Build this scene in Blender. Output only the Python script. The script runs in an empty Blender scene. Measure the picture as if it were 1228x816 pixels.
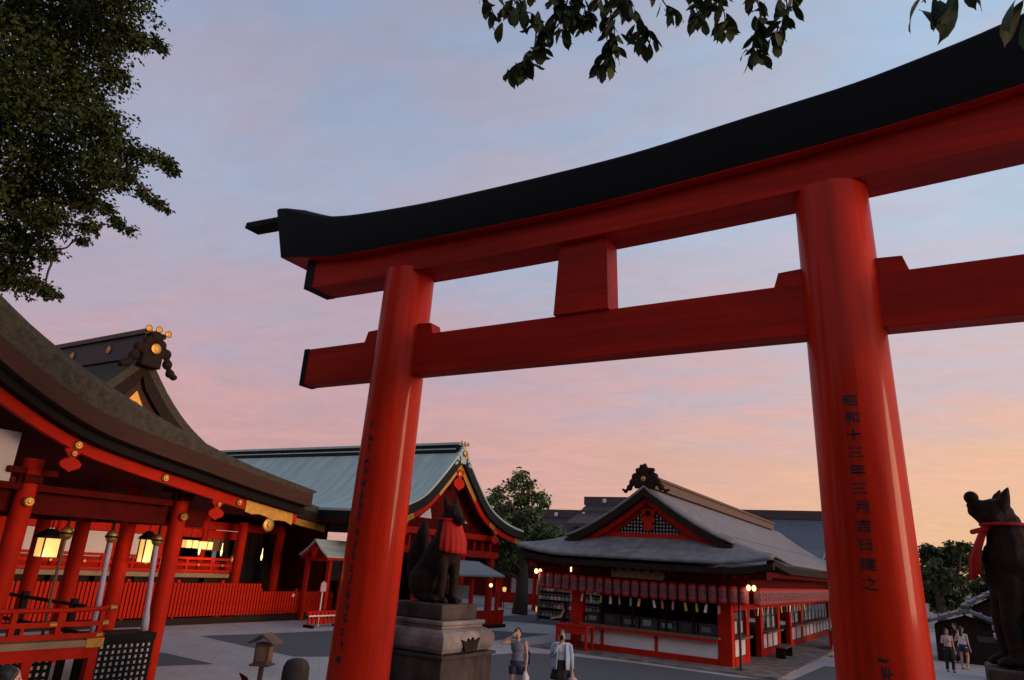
import bpy, bmesh, math, random
import numpy as np
from mathutils import Vector, Matrix, Euler
random.seed(7); np.random.seed(7)
R = math.radians
scene = bpy.context.scene
C = scene.collection

# ------------------------------------------------------------------ camera
F_PX, CX, CY, CAM_Z = 838.0, 614.0, 408.0, 3.0
_U = np.array([177., -2638., F_PX]); _U /= np.linalg.norm(_U)
_Y = np.array([526., 301., F_PX]); _Y -= _U * (_Y @ _U); _Y /= np.linalg.norm(_Y)
_X = np.cross(_Y, _U)
def ray(px, py):
    d = np.array([px - CX, py - CY, F_PX]); return np.array([d @ _X, d @ _Y, d @ _U])
def atz(px, py, z):
    r = ray(px, py); return np.array([0, 0, CAM_Z]) + r * ((z - CAM_Z) / r[2])
def atY(px, py, y):
    r = ray(px, py); return np.array([0, 0, CAM_Z]) + r * (y / r[1])
def atX(px, py, x):
    r = ray(px, py); return np.array([0, 0, CAM_Z]) + r * (x / r[0])
def atD(px, py, d):
    return np.array([0, 0, CAM_Z]) + ray(px, py) * (d / F_PX)
cam = bpy.data.cameras.new('camera'); cam_o = bpy.data.objects.new('camera', cam); C.objects.link(cam_o)
right = Vector((_X[0], _Y[0], _U[0])); down = Vector((_X[1], _Y[1], _U[1])); fwd = Vector((_X[2], _Y[2], _U[2]))
m = Matrix.Identity(4)
for i in range(3):
    m[i][0] = right[i]; m[i][1] = -down[i]; m[i][2] = -fwd[i]
m[0][3], m[1][3], m[2][3] = 0, 0, CAM_Z
cam_o.matrix_world = m
cam.sensor_width = 36; cam.lens = F_PX / 1228 * 36; cam.clip_end = 3000; cam.clip_start = 0.05
scene.camera = cam_o

# ------------------------------------------------------------------ sky, sun, exposure
SUN_AZ = R(82)          # from +Y towards +X
SUN_EL = R(2.0)
world = bpy.data.worlds.new('World'); scene.world = world; world.use_nodes = True
def build_world():
    nt = world.node_tree; nt.nodes.clear(); L = nt.links.new
    def N(t, **k):
        n = nt.nodes.new(t)
        for a, b in k.items(): setattr(n, a, b)
        return n
    def math_(op, a, b=None):
        n = N('ShaderNodeMath', operation=op)
        for i, s in enumerate((a, b)):
            if s is None: continue
            if isinstance(s, (int, float)): n.inputs[i].default_value = s
            else: L(s, n.inputs[i])
        return n.outputs[0]
    def ramp(fac, stops, interp='EASE'):
        n = N('ShaderNodeValToRGB'); cr = n.color_ramp; cr.interpolation = interp
        while len(cr.elements) < len(stops): cr.elements.new(0.5)
        for e, (p, c) in zip(cr.elements, stops): e.position = p; e.color = (*c, 1)
        L(fac, n.inputs[0]); return n.outputs[0]
    def mix(f, a, b):
        n = N('ShaderNodeMix', data_type='RGBA')
        if isinstance(f, (int, float)): n.inputs[0].default_value = f
        else: L(f, n.inputs[0])
        L(a, n.inputs[6]); L(b, n.inputs[7]); return n.outputs[2]
    tc = N('ShaderNodeTexCoord'); sep = N('ShaderNodeSeparateXYZ'); L(tc.outputs['Generated'], sep.inputs[0])
    x, y, z = sep.outputs
    zc = math_('MAXIMUM', z, 0.0)
    sky = N('ShaderNodeTexSky', sky_type='NISHITA'); sky.sun_disc = False
    sky.sun_elevation = SUN_EL; sky.sun_rotation = SUN_AZ; sky.air_density = 1.2; sky.dust_density = 1.5; sky.ozone_density = 1.5
    sc = N('ShaderNodeVectorMath', operation='SCALE'); L(sky.outputs[0], sc.inputs[0]); sc.inputs[3].default_value = 0.12
    # flat cloud sheet: direction projected to a plane, streaks drawn out along one bearing
    den = math_('ADD', zc, 0.12)
    u = math_('DIVIDE', x, den); v = math_('DIVIDE', y, den)
    cmb = N('ShaderNodeCombineXYZ'); L(math_('ADD', math_('MULTIPLY', u, 0.9), math_('MULTIPLY', v, 0.25)), cmb.inputs[0])
    L(math_('SUBTRACT', math_('MULTIPLY', v, 1.7), math_('MULTIPLY', u, 0.35)), cmb.inputs[1])
    n1 = N('ShaderNodeTexNoise'); n1.inputs['Scale'].default_value = 0.85; n1.inputs['Detail'].default_value = 7; n1.inputs['Roughness'].default_value = 0.58
    n1.inputs['Distortion'].default_value = 0.5; L(cmb.outputs[0], n1.inputs['Vector'])
    n2 = N('ShaderNodeTexNoise'); n2.inputs['Scale'].default_value = 2.3; n2.inputs['Detail'].default_value = 5; n2.inputs['Roughness'].default_value = 0.55
    n2.inputs['Distortion'].default_value = 0.8; L(cmb.outputs[0], n2.inputs['Vector'])
    # towards the sunset
    hl = math_('SQRT', math_('ADD', math_('MULTIPLY', x, x), math_('MULTIPLY', y, y)))
    sd = math_('DIVIDE', math_('ADD', math_('MULTIPLY', x, math.sin(SUN_AZ)), math_('MULTIPLY', y, math.cos(SUN_AZ))), math_('MAXIMUM', hl, 0.001))
    warm = math_('MULTIPLY', math_('ADD', sd, 1.0), 0.5)      # 0 away .. 1 sunward
    n3 = N('ShaderNodeTexNoise'); n3.inputs['Scale'].default_value = 1.3; n3.inputs['Detail'].default_value = 3
    L(cmb.outputs[0], n3.inputs['Vector'])
    zz = math_('ADD', zc, math_('MULTIPLY', math_('SUBTRACT', n3.outputs[0], 0.5), 0.13))
    zz = math_('MAXIMUM', zz, 0.0)
    clear_w = ramp(zz, [(0.0, (.96, .60, .28)), (.12, (.94, .57, .37)), (.24, (.70, .57, .60)), (.40, (.54, .65, .80)), (.60, (.44, .62, .84)), (1, (.11, .18, .32))])
    clear_c = ramp(zz, [(0.0, (.66, .36, .33)), (.14, (.62, .37, .39)), (.28, (.49, .42, .53)), (.45, (.41, .46, .62)), (.65, (.33, .41, .59)), (1, (.09, .14, .26))])
    cloud_w = ramp(zz, [(0.0, (1.0, .62, .32)), (.12, (1.0, .58, .38)), (.24, (.82, .52, .48)), (.40, (.66, .60, .69)), (.7, (.49, .55, .68)), (1, (.13, .16, .24))])
    cloud_c = ramp(zz, [(0.0, (.72, .37, .33)), (.14, (.72, .40, .40)), (.28, (.57, .40, .47)), (.45, (.47, .43, .55)), (.7, (.37, .38, .51)), (1, (.11, .13, .20))])
    wf = N('ShaderNodeMapRange'); wf.interpolation_type = 'SMOOTHSTEP'; L(warm, wf.inputs[0])
    wf.inputs[1].default_value = .14; wf.inputs[2].default_value = .70
    clear = mix(wf.outputs[0], clear_c, clear_w); cloud = mix(wf.outputs[0], cloud_c, cloud_w)
    cf = N('ShaderNodeMapRange'); cf.interpolation_type = 'SMOOTHSTEP'
    L(math_('ADD', math_('MULTIPLY', n1.outputs[0], .55), math_('MULTIPLY', n2.outputs[0], .45)), cf.inputs[0])
    cf.inputs[1].default_value = .41; cf.inputs[2].default_value = .60
    col = mix(cf.outputs[0], clear, cloud)
    n4 = N('ShaderNodeTexNoise'); n4.inputs['Scale'].default_value = 5.5; n4.inputs['Detail'].default_value = 6; n4.inputs['Roughness'].default_value = .62; n4.inputs['Distortion'].default_value = 1.2; L(cmb.outputs[0], n4.inputs['Vector'])
    mr = N('ShaderNodeMapRange'); L(n4.outputs[0], mr.inputs[0]); mr.inputs[1].default_value = .3; mr.inputs[2].default_value = .7; mr.inputs[3].default_value = .96; mr.inputs[4].default_value = 1.04
    vm = N('ShaderNodeVectorMath', operation='SCALE'); L(col, vm.inputs[0]); L(mr.outputs[0], vm.inputs[3]); col = vm.outputs[0]
    fin = mix(0.9, sc.outputs[0], col)
    bg = N('ShaderNodeBackground'); L(fin, bg.inputs[0]); bg.inputs[1].default_value = 1.0
    out = N('ShaderNodeOutputWorld'); L(bg.outputs[0], out.inputs[0])
build_world()
sun = bpy.data.lights.new('sun', 'SUN'); sun.energy = 2.3; sun.angle = R(22); sun.color = (1, .62, .42)
sun_o = bpy.data.objects.new('sun', sun); C.objects.link(sun_o)
sd = Vector((math.sin(SUN_AZ) * math.cos(R(5)), math.cos(SUN_AZ) * math.cos(R(5)), math.sin(R(5))))
sun_o.rotation_euler = sd.to_track_quat('Z', 'Y').to_euler(); sun_o.location = (40, 40, 30)
vs = scene.view_settings; vs.view_transform = 'Standard'; vs.look = 'None'; vs.gamma = 1; vs.exposure = 0.0; vs.use_curve_mapping = False

# ------------------------------------------------------------------ materials
M = {}
def mat(name, col, rough=.6, metal=0, var=.15, nscale=6, bump=0, bscale=40, coat=0, coords='Object', emis=None, estr=0, col2=None, stretch=None, spec=.5):
    m = bpy.data.materials.new(name); m.use_nodes = True; nt = m.node_tree; L = nt.links.new
    b = nt.nodes['Principled BSDF']; b.inputs['Roughness'].default_value = rough; b.inputs['Metallic'].default_value = metal
    b.inputs['Specular IOR Level'].default_value = spec
    b.inputs['Coat Weight'].default_value = coat; b.inputs['Coat Roughness'].default_value = .09
    tc = nt.nodes.new('ShaderNodeTexCoord'); src = tc.outputs[coords]
    if coords == 'World':
        pass
    if stretch:
        mp = nt.nodes.new('ShaderNodeMapping'); mp.inputs['Scale'].default_value = stretch; L(src, mp.inputs[0]); src = mp.outputs[0]
    n = nt.nodes.new('ShaderNodeTexNoise'); n.inputs['Scale'].default_value = nscale; n.inputs['Detail'].default_value = 6; n.inputs['Roughness'].default_value = .6; L(src, n.inputs['Vector'])
    r = nt.nodes.new('ShaderNodeValToRGB'); a = np.array(col)
    c2 = np.array(col2) if col2 is not None else a * (1 + var)
    c1 = a * (1 - var) if col2 is None else a
    r.color_ramp.elements[0].position = .3; r.color_ramp.elements[1].position = .7
    r.color_ramp.elements[0].color = (*c1, 1); r.color_ramp.elements[1].color = (*np.clip(c2, 0, 1), 1)
    L(n.outputs[0], r.inputs[0]); L(r.outputs[0], b.inputs['Base Color'])
    rr = nt.nodes.new('ShaderNodeMapRange'); rr.inputs[3].default_value = max(.03, rough * .8); rr.inputs[4].default_value = min(1, rough * 1.25); L(n.outputs[0], rr.inputs[0]); L(rr.outputs[0], b.inputs['Roughness'])
    if bump:
        n2 = nt.nodes.new('ShaderNodeTexNoise'); n2.inputs['Scale'].default_value = bscale; n2.inputs['Detail'].default_value = 5; L(src, n2.inputs['Vector'])
        bp = nt.nodes.new('ShaderNodeBump'); bp.inputs['Strength'].default_value = bump; bp.inputs['Distance'].default_value = .02; L(n2.outputs[0], bp.inputs['Height']); L(bp.outputs[0], b.inputs['Normal'])
    if emis is not None:
        b.inputs['Emission Color'].default_value = (*emis, 1); b.inputs['Emission Strength'].default_value = estr
    M[name] = m; return m
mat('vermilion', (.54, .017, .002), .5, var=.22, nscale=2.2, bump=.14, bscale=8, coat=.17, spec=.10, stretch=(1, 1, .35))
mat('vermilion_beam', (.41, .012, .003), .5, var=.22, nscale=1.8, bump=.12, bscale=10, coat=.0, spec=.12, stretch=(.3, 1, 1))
mat('vermilion_matt', (.47, .016, .004), .6, spec=.10, var=.2, nscale=3, bump=.1)
mat('red_wood_dark_shaded', (.085, .005, .004), .7, spec=.06, var=.3, nscale=3)  # dark red, deepened so the shade under roofs sits in the colour
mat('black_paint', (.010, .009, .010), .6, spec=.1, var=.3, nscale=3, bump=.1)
mat('copper_sheet_dark', (.005, .0045, .005), .65, var=.4, nscale=2, spec=.10, bump=.15, bscale=3)
mat('bark_roof', (.066, .058, .043), .95, var=.4, nscale=10, bump=.7, bscale=30, spec=.15)
mat('bark_edge', (.070, .032, .023), .9, var=.3, nscale=14, bump=.6, bscale=60, stretch=(1, .25, 6), spec=.2)
mat('copper_green', (.33, .45, .42), .6, var=.18, nscale=1.2, bump=.15, bscale=4, col2=(.47, .59, .55), spec=.2, stretch=(1.6, .3, .3))
mat('copper_dark', (.012, .014, .015), .6, spec=.12, var=.3, nscale=3, bump=.1)
mat('grey_shingle', (.205, .195, .20), .7, var=.25, nscale=2.5, bump=.35, bscale=22, spec=.4)
mat('brown_ridge', (.12, .075, .06), .7, var=.25, nscale=3, bump=.3)
mat('dark_tile', (.055, .042, .042), .65, var=.3, nscale=3, bump=.4, bscale=14)
mat('blue_tile', (.10, .115, .14), .5, var=.25, nscale=4, bump=.4, bscale=10)
mat('dark_wood', (.024, .014, .010), .75, spec=.12, var=.4, nscale=5, bump=.2, stretch=(4, 4, .6))
mat('brown_wood', (.17, .085, .045), .7, var=.3, nscale=5, bump=.25, stretch=(5, 5, .7))
mat('floor_wood', (.28, .17, .09), .6, var=.25, nscale=4, stretch=(5, .6, 1))
mat('plaster', (.66, .62, .62), .85, var=.07, nscale=2, bump=.08)
mat('gold', (.52, .29, .07), .45, metal=.9, var=.2, nscale=9, bump=.25, bscale=40)
mat('bronze', (.012, .008, .007), .7, metal=.0, var=.5, nscale=9, bump=.9, bscale=26, col2=(.034, .022, .017), spec=.12)
mat('bib_cloth', (.42, .012, .008), .85, var=.18, nscale=8, bump=.2, bscale=60)
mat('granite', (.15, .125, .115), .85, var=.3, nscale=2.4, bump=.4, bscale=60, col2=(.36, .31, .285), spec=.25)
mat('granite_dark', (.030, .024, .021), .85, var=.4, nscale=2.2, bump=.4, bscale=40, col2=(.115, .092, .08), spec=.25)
mat('paving', (.47, .44, .435), .8, var=.14, nscale=.9, bump=.2, bscale=30)
mat('gravel', (.13, .135, .145), .95, var=.3, nscale=14, bump=.8, bscale=70, spec=.2)
mat('ground', (.20, .19, .18), .9, var=.2, nscale=.5, bump=.2)
mat('steel_rail', (.05, .05, .055), .4, metal=.6)
mat('white_rail', (.7, .68, .66), .5)
mat('glass_dark', (.03, .03, .035), .08, var=.1)
mat('paper_white', (.72, .70, .70), .8); mat('paper_yellow', (.70, .52, .12), .8); mat('paper_green', (.40, .52, .25), .8); mat('paper_red', (.62, .16, .12), .8); mat('paper_pink', (.68, .38, .40), .8)
mat('rope', (.50, .45, .55), .9, bump=.6, bscale=50)
mat('lamp_lit', (.9, .7, .4), .6, emis=(1, .55, .13), estr=.85)
mat('lamp_bright', (1, .85, .6), .6, emis=(1, .66, .28), estr=2.2)
mat('lamp_dim', (.8, .4, .2), .6, emis=(1, .42, .12), estr=1.0)
mat('ink', (.012, .010, .014), .7, var=.3)
mat('leaf_dark', (.042, .060, .018), .6, var=.45, nscale=1.3, spec=.3)
mat('leaf_olive', (.034, .054, .018), .8, var=.5, nscale=1.1, spec=.05, col2=(.062, .074, .020))
mat('leaf_green', (.05, .085, .03), .7, var=.5, nscale=.8, spec=.2, col2=(.13, .18, .07))
mat('tree_bark', (.075, .055, .042), .9, var=.35, nscale=6, bump=.6, bscale=20, stretch=(3, 3, .6))
mat('skin', (.52, .30, .22), .55, var=.06); mat('hair', (.016, .012, .011), .5, var=.3, nscale=30)
mat('grey_knit', (.14, .15, .20), .9, var=.15, nscale=40); mat('navy_denim', (.022, .035, .075), .9, var=.2)
mat('light_denim', (.33, .43, .56), .9, var=.12, nscale=20); mat('white_cloth', (.70, .69, .72), .9, var=.05); mat('black_cloth', (.012, .012, .013), .9)
mat('pink_cloth', (.55, .36, .38), .9); mat('sandal', (.05, .035, .03), .8)
mat('canvas_pale', (.42, .42, .43), .85, var=.1); mat('canvas_grey', (.24, .26, .26), .85, var=.15)
def paint_wear(name, sc, lo, amt):
    nt = M[name].node_tree; L = nt.links.new; b = nt.nodes['Principled BSDF']; tc = [n for n in nt.nodes if n.type == 'TEX_COORD'][0]
    mp = nt.nodes.new('ShaderNodeMapping'); mp.inputs['Scale'].default_value = sc; L(tc.outputs['Object'], mp.inputs[0])
    n = nt.nodes.new('ShaderNodeTexNoise'); n.inputs['Scale'].default_value = 1; n.inputs['Detail'].default_value = 7; n.inputs['Roughness'].default_value = .65; L(mp.outputs[0], n.inputs['Vector'])
    r = nt.nodes.new('ShaderNodeMapRange'); r.inputs[1].default_value = .38; r.inputs[2].default_value = .66; r.inputs[3].default_value = lo; r.inputs[4].default_value = 1.12; L(n.outputs[0], r.inputs[0])
    v = nt.nodes.new('ShaderNodeVectorMath'); v.operation = 'SCALE'; old = b.inputs['Base Color'].links[0].from_socket; L(old, v.inputs[0]); L(r.outputs[0], v.inputs[3]); L(v.outputs[0], b.inputs['Base Color'])
paint_wear('vermilion', (9, 9, .35), .74, 1); paint_wear('vermilion_beam', (.35, 7, 9), .72, 1); paint_wear('copper_green', (5, .35, .35), .9, 1); paint_wear('grey_shingle', (3, 3, 3), .8, 1); paint_wear('granite', (2, 2, 1), .6, 1); paint_wear('granite_dark', (3, 3, .8), .6, 1)
def slab_joints(name, scale):
    nt = M[name].node_tree; L = nt.links.new; b = nt.nodes['Principled BSDF']; tc = [n for n in nt.nodes if n.type == 'TEX_COORD'][0]
    mp = nt.nodes.new('ShaderNodeMapping'); mp.inputs['Rotation'].default_value = (0, 0, R(45)); L(tc.outputs['Object'], mp.inputs[0])
    br = nt.nodes.new('ShaderNodeTexBrick'); br.inputs['Scale'].default_value = scale; br.inputs['Mortar Size'].default_value = .012; br.inputs['Color1'].default_value = (1, 1, 1, 1); br.inputs['Color2'].default_value = (.86, .86, .87, 1); br.inputs['Mortar'].default_value = (.55, .54, .53, 1); L(mp.outputs[0], br.inputs['Vector'])
    mx = nt.nodes.new('ShaderNodeMix'); mx.data_type = 'RGBA'; mx.blend_type = 'MULTIPLY'; mx.inputs[0].default_value = .4
    old = b.inputs['Base Color'].links[0].from_socket; L(old, mx.inputs[6]); L(br.outputs[0], mx.inputs[7]); L(mx.outputs[2], b.inputs['Base Color'])
slab_joints('paving', .9)
def lantern_material():
    m = bpy.data.materials.new('paper_lantern'); m.use_nodes = True; nt = m.node_tree; L = nt.links.new; b = nt.nodes['Principled BSDF']
    tc = nt.nodes.new('ShaderNodeTexCoord'); sp = nt.nodes.new('ShaderNodeSeparateXYZ'); L(tc.outputs['Generated'], sp.inputs[0])
    r = nt.nodes.new('ShaderNodeValToRGB'); cr = r.color_ramp
    st = [(0, (.36, .010, .010)), (.14, (.42, .014, .016)), (.2, (.27, .075, .085)), (.8, (.27, .075, .085)), (.86, (.42, .012, .014)), (1, (.40, .012, .012))]
    while len(cr.elements) < len(st): cr.elements.new(.5)
    for e, (p, c) in zip(cr.elements, st): e.position = p; e.color = (*c, 1)
    L(sp.outputs[2], r.inputs[0])
    oi = nt.nodes.new('ShaderNodeObjectInfo')
    ad = nt.nodes.new('ShaderNodeVectorMath'); ad.operation = 'MULTIPLY_ADD'; L(tc.outputs['Generated'], ad.inputs[0]); ad.inputs[1].default_value = (3.2, 3.2, 5.5)
    cb = nt.nodes.new('ShaderNodeCombineXYZ'); mu = nt.nodes.new('ShaderNodeMath'); mu.operation = 'MULTIPLY'; mu.inputs[1].default_value = 50; L(oi.outputs['Random'], mu.inputs[0])
    for i in range(3): L(mu.outputs[0], cb.inputs[i])
    L(cb.outputs[0], ad.inputs[2])
    vo = nt.nodes.new('ShaderNodeTexVoronoi'); vo.feature = 'DISTANCE_TO_EDGE'; vo.inputs['Scale'].default_value = 1.6; L(ad.outputs[0], vo.inputs['Vector'])
    lt = nt.nodes.new('ShaderNodeMath'); lt.operation = 'LESS_THAN'; lt.inputs[1].default_value = .09; L(vo.outputs['Distance'], lt.inputs[0])
    band = nt.nodes.new('ShaderNodeMath'); band.operation = 'COMPARE'; band.inputs[1].default_value = .5; band.inputs[2].default_value = .24; L(sp.outputs[2], band.inputs[0])
    mm = nt.nodes.new('ShaderNodeMath'); mm.operation = 'MULTIPLY'; L(lt.outputs[0], mm.inputs[0]); L(band.outputs[0], mm.inputs[1])
    mx = nt.nodes.new('ShaderNodeMix'); mx.data_type = 'RGBA'; L(mm.outputs[0], mx.inputs[0]); L(r.outputs[0], mx.inputs[6]); mx.inputs[7].default_value = (.05, .012, .02, 1)
    L(mx.outputs[2], b.inputs['Base Color']); b.inputs['Roughness'].default_value = .7
    M['paper_lantern'] = m
lantern_material()

# ------------------------------------------------------------------ helpers
WL = {}
def wl(o): return WL[o] if o is not None else Vector((0, 0, 0))
def tag(o, label=None, cat=None, group=None, kind=None):
    for k, v in (('label', label), ('category', cat), ('group', group), ('kind', kind)):
        if v: o[k] = v
    return o
def thing(name, label, cat, loc, group=None):
    o = bpy.data.objects.new(name, None); o.empty_display_size = .2; C.objects.link(o)
    o.location = loc; WL[o] = Vector(loc); return tag(o, label, cat, group)
class MB:
    def __init__(s): s.v = []; s.f = []
    def add(s, vs, fs):
        k = len(s.v); s.v += [tuple(map(float, p)) for p in vs]; s.f += [tuple(i + k for i in f) for f in fs]; return s
    def bx(s, x0, x1, y0, y1, z0, z1):
        vs = [(x, y, z) for x in (x0, x1) for y in (y0, y1) for z in (z0, z1)]
        return s.add(vs, [(0, 1, 3, 2), (4, 6, 7, 5), (0, 4, 5, 1), (2, 3, 7, 6), (0, 2, 6, 4), (1, 5, 7, 3)])
    def box(s, c, d, rot=None):
        vs = []
        for x in (-.5, .5):
            for y in (-.5, .5):
                for z in (-.5, .5):
                    p = Vector((x * d[0], y * d[1], z * d[2]))
                    if rot is not None: p = rot @ p
                    vs.append(p + Vector(c))
        return s.add(vs, [(0, 1, 3, 2), (4, 6, 7, 5), (0, 4, 5, 1), (2, 3, 7, 6), (0, 2, 6, 4), (1, 5, 7, 3)])
    def loft(s, secs, closed=True, caps=True):
        n = len(secs[0]); vs = [p for sec in secs for p in sec]; fs = []
        for a in range(len(secs) - 1):
            for i in range(n if closed else n - 1):
                j = (i + 1) % n; fs.append((a * n + i, a * n + j, (a + 1) * n + j, (a + 1) * n + i))
        if caps and closed:
            fs.append(tuple(range(n - 1, -1, -1))); fs.append(tuple((len(secs) - 1) * n + i for i in range(n)))
        return s.add(vs, fs)
    def tube(s, pts, rads, n=8, caps=True):
        pts = [Vector(p) for p in pts]; secs = []; ref = None
        if isinstance(rads, (int, float)): rads = [rads] * len(pts)
        for i, p in enumerate(pts):
            t = (pts[min(i + 1, len(pts) - 1)] - pts[max(i - 1, 0)]).normalized()
            if ref is None: ref = Vector((1, 0, 0)) if abs(t.x) < .8 else Vector((0, 1, 0))
            a = (ref - t * ref.dot(t)).normalized(); ref = a; b = t.cross(a)
            secs.append([p + (a * math.cos(2 * math.pi * k / n) + b * math.sin(2 * math.pi * k / n)) * rads[i] for k in range(n)])
        return s.loft(secs, True, caps)
    def lathe(s, c, prof, n=16, axis='Z'):
        secs = []
        for r, h in prof:
            sec = []
            for k in range(n):
                a = 2 * math.pi * k / n; q = (r * math.cos(a), r * math.sin(a), h)
                if axis == 'X': q = (h, q[0], q[1])
                if axis == 'Y': q = (q[1], h, q[0])
                sec.append((c[0] + q[0], c[1] + q[1], c[2] + q[2]))
            secs.append(sec)
        return s.loft(secs)
    def sph(s, c, r, n=10, rot=None):
        if isinstance(r, (int, float)): r = (r, r, r)
        secs = []
        for i in range(n // 2 + 1):
            th = math.pi * min(max(i / (n // 2), .02), .98); sec = []
            for k in range(n):
                a = 2 * math.pi * k / n
                p = Vector((r[0] * math.sin(th) * math.cos(a), r[1] * math.sin(th) * math.sin(a), -r[2] * math.cos(th)))
                if rot is not None: p = rot @ p
                sec.append(p + Vector(c))
            secs.append(sec)
        return s.loft(secs)
    def cap(s, p0, p1, r0, r1, n=12):
        s.tube([p0, p1], [r0, r1], n); s.sph(p0, r0, n); s.sph(p1, r1, n); return s
    def prism(s, poly, d):
        n = len(poly); d = Vector(d); a = [Vector(p) for p in poly]; return s.loft([a, [p + d for p in a]])
    def quadp(s, pts): return s.add(pts, [tuple(range(len(pts)))])
    def build(s, name, material, parent=None, label=None, cat=None, group=None, kind=None, smooth=False, bevel=0, origin=None):
        vs = np.array(s.v); lo = vs.min(0); hi = vs.max(0)
        o3 = Vector(((lo[0] + hi[0]) / 2, (lo[1] + hi[1]) / 2, lo[2])) if origin is None else Vector(origin)
        me = bpy.data.meshes.new(name); me.from_pydata((vs - np.array(o3)).tolist(), [], s.f); me.validate()
        bm = bmesh.new(); bm.from_mesh(me); bmesh.ops.recalc_face_normals(bm, faces=bm.faces); bm.to_mesh(me); bm.free()
        me.materials.append(M[material])
        if smooth: 
            me.polygons.foreach_set('use_smooth', [True] * len(me.polygons))
            if smooth == 'auto':
                me.set_sharp_from_angle(angle=R(38))
        o = bpy.data.objects.new(name, me); C.objects.link(o)
        o.parent = parent; o.location = o3 - wl(parent); WL[o] = o3
        if bevel:
            b = o.modifiers.new('bevel', 'BEVEL'); b.width = bevel; b.segments = 2; b.limit_method = 'ANGLE'; b.angle_limit = R(40)
        return tag(o, label, cat, group, kind)
def box(name, material, x0, x1, y0, y1, z0, z1, parent=None, bevel=0, **k):
    return MB().bx(x0, x1, y0, y1, z0, z1).build(name, material, parent, bevel=bevel, **k)
def organic(mb, name, material, parent=None, voxel=.02, smooth=4, **k):
    o = mb.build(name, material, parent, **k)
    md = o.modifiers.new('r', 'REMESH'); md.mode = 'VOXEL'; md.voxel_size = voxel; md.use_smooth_shade = True
    if smooth: sm = o.modifiers.new('s', 'SMOOTH'); sm.iterations = smooth; sm.factor = .5
    dg = bpy.context.evaluated_depsgraph_get(); me = bpy.data.meshes.new_from_object(o.evaluated_get(dg)); o.modifiers.clear()
    me.materials.clear(); me.materials.append(M[material]); me.polygons.foreach_set('use_smooth', [True] * len(me.polygons)); o.data = me; return o
def dup(o, parent=None, loc=None, rot=None, scale=None):
    c = o.copy(); C.objects.link(c); c.parent = parent
    if loc is not None: c.location = Vector(loc) - wl(parent); WL[c] = Vector(loc)
    if rot is not None: c.rotation_euler = rot
    if scale is not None: c.scale = scale
    return c
def copy_tree(o, loc, rotz=0, parent=None):
    c = o.copy(); C.objects.link(c); c.parent = parent
    if parent is None: c.location = loc; c.rotation_euler = (0, 0, rotz); WL[c] = Vector(loc)
    for ch in list(o.children): copy_tree(ch, None, 0, c)
    return c
def point(name, loc, power, color=(1, .6, .25), size=.08):
    l = bpy.data.lights.new(name, 'POINT'); l.energy = power; l.color = color; l.shadow_soft_size = size
    o = bpy.data.objects.new(name, l); C.objects.link(o); o.location = loc; return o
def interp(xs, ys, x): return float(np.interp(x, xs, ys))
def catmull(pts, n=8):
    P = [Vector(p) for p in pts]; P = [P[0] * 2 - P[1]] + P + [P[-1] * 2 - P[-2]]; out = []
    for i in range(1, len(P) - 2):
        for k in range(n):
            t = k / n
            out.append(.5 * ((2 * P[i]) + (-P[i-1] + P[i+1]) * t + (2*P[i-1] - 5*P[i] + 4*P[i+1] - P[i+2]) * t*t + (-P[i-1] + 3*P[i] - 3*P[i+1] + P[i+2]) * t**3))
    out.append(P[-2]); return out

# ------------------------------------------------------------------ the ground
MB().quadp([(-1500, -1500, 0), (1500, -1500, 0), (1500, 1500, 0), (-1500, 1500, 0)]).build('ground', 'ground', kind='structure')
MB().quadp([(-27, -6, .004), (14, -6, .004), (14, 70, .004), (-27, 70, .004)]).build('stone_pavement', 'paving', kind='structure')
def patch(pts, name='gravel_bed'):
    MB().quadp([(p[0], p[1], .008) for p in pts]).build(name, 'gravel', kind='structure')
patch([atz(*p, 0) for p in [(239, 763), (300, 761), (395, 757), (470, 752), (500, 757), (455, 785), (393, 788), (352, 788), (315, 780)]])
patch([atz(*p, 0) for p in [(120, 775), (200, 784), (257, 797), (200, 799), (100, 806)]])
patch([atz(*p, 0) for p in [(560, 741), (640, 737), (720, 744), (690, 752), (600, 745)]])
patch([atz(*p, 0) for p in [(520, 752), (580, 756), (662, 761), (600, 768), (540, 774)]])
patch([(-13.6, 20.6), (-13.1, 23.2), (-12.0, 24.0), (-9.5, 24.5), (-6.0, 24.5), (-4.6, 25.6), (-4.4, 31.0), (-2.2, 32.5), (0.5, 27), (-2, 18), (-5, 12.5), (-9.2, 12.5), (-13, 16.5)])
box('office_apron', 'granite', -13.8, -4.9, 25.0, 52, .0, .07, kind='structure')
box('terrace', 'granite', -6.5, 5.5, -9, 2.0, 0, 1.4, kind='structure')
st = thing('stone_stair', 'grey stone stair leading down to the shrine court', 'stair', (-.5, 3.2, 0))
st['kind'] = 'structure'
for i in range(7):
    box('step', 'granite', -5.5, 4.5, 2.0 + .36 * i, 2.36 + .36 * i, 0, 1.4 - .175 * (i + 1), st, bevel=.01)

# unseen wooded hillside, added behind the viewer to cut sky fill on front faces
hv = []; gx = np.linspace(-70, 70, 71); gy = np.linspace(-9, -70, 31); hr = np.random.default_rng(5)
hb_ = [[(x, y - (2.5 * math.sin(x * .7) if y < -10 else 0), (0 if j == 0 else 3.0 + 11 * min(1, (-9 - y) / 14) + hr.uniform(-1.2, 1.2))) for x in gx] for j, y in enumerate(gy)]
MB().loft(hb_, False, False).build('fill_blocking_hillside', 'leaf_dark', kind='structure', smooth=True)

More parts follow.
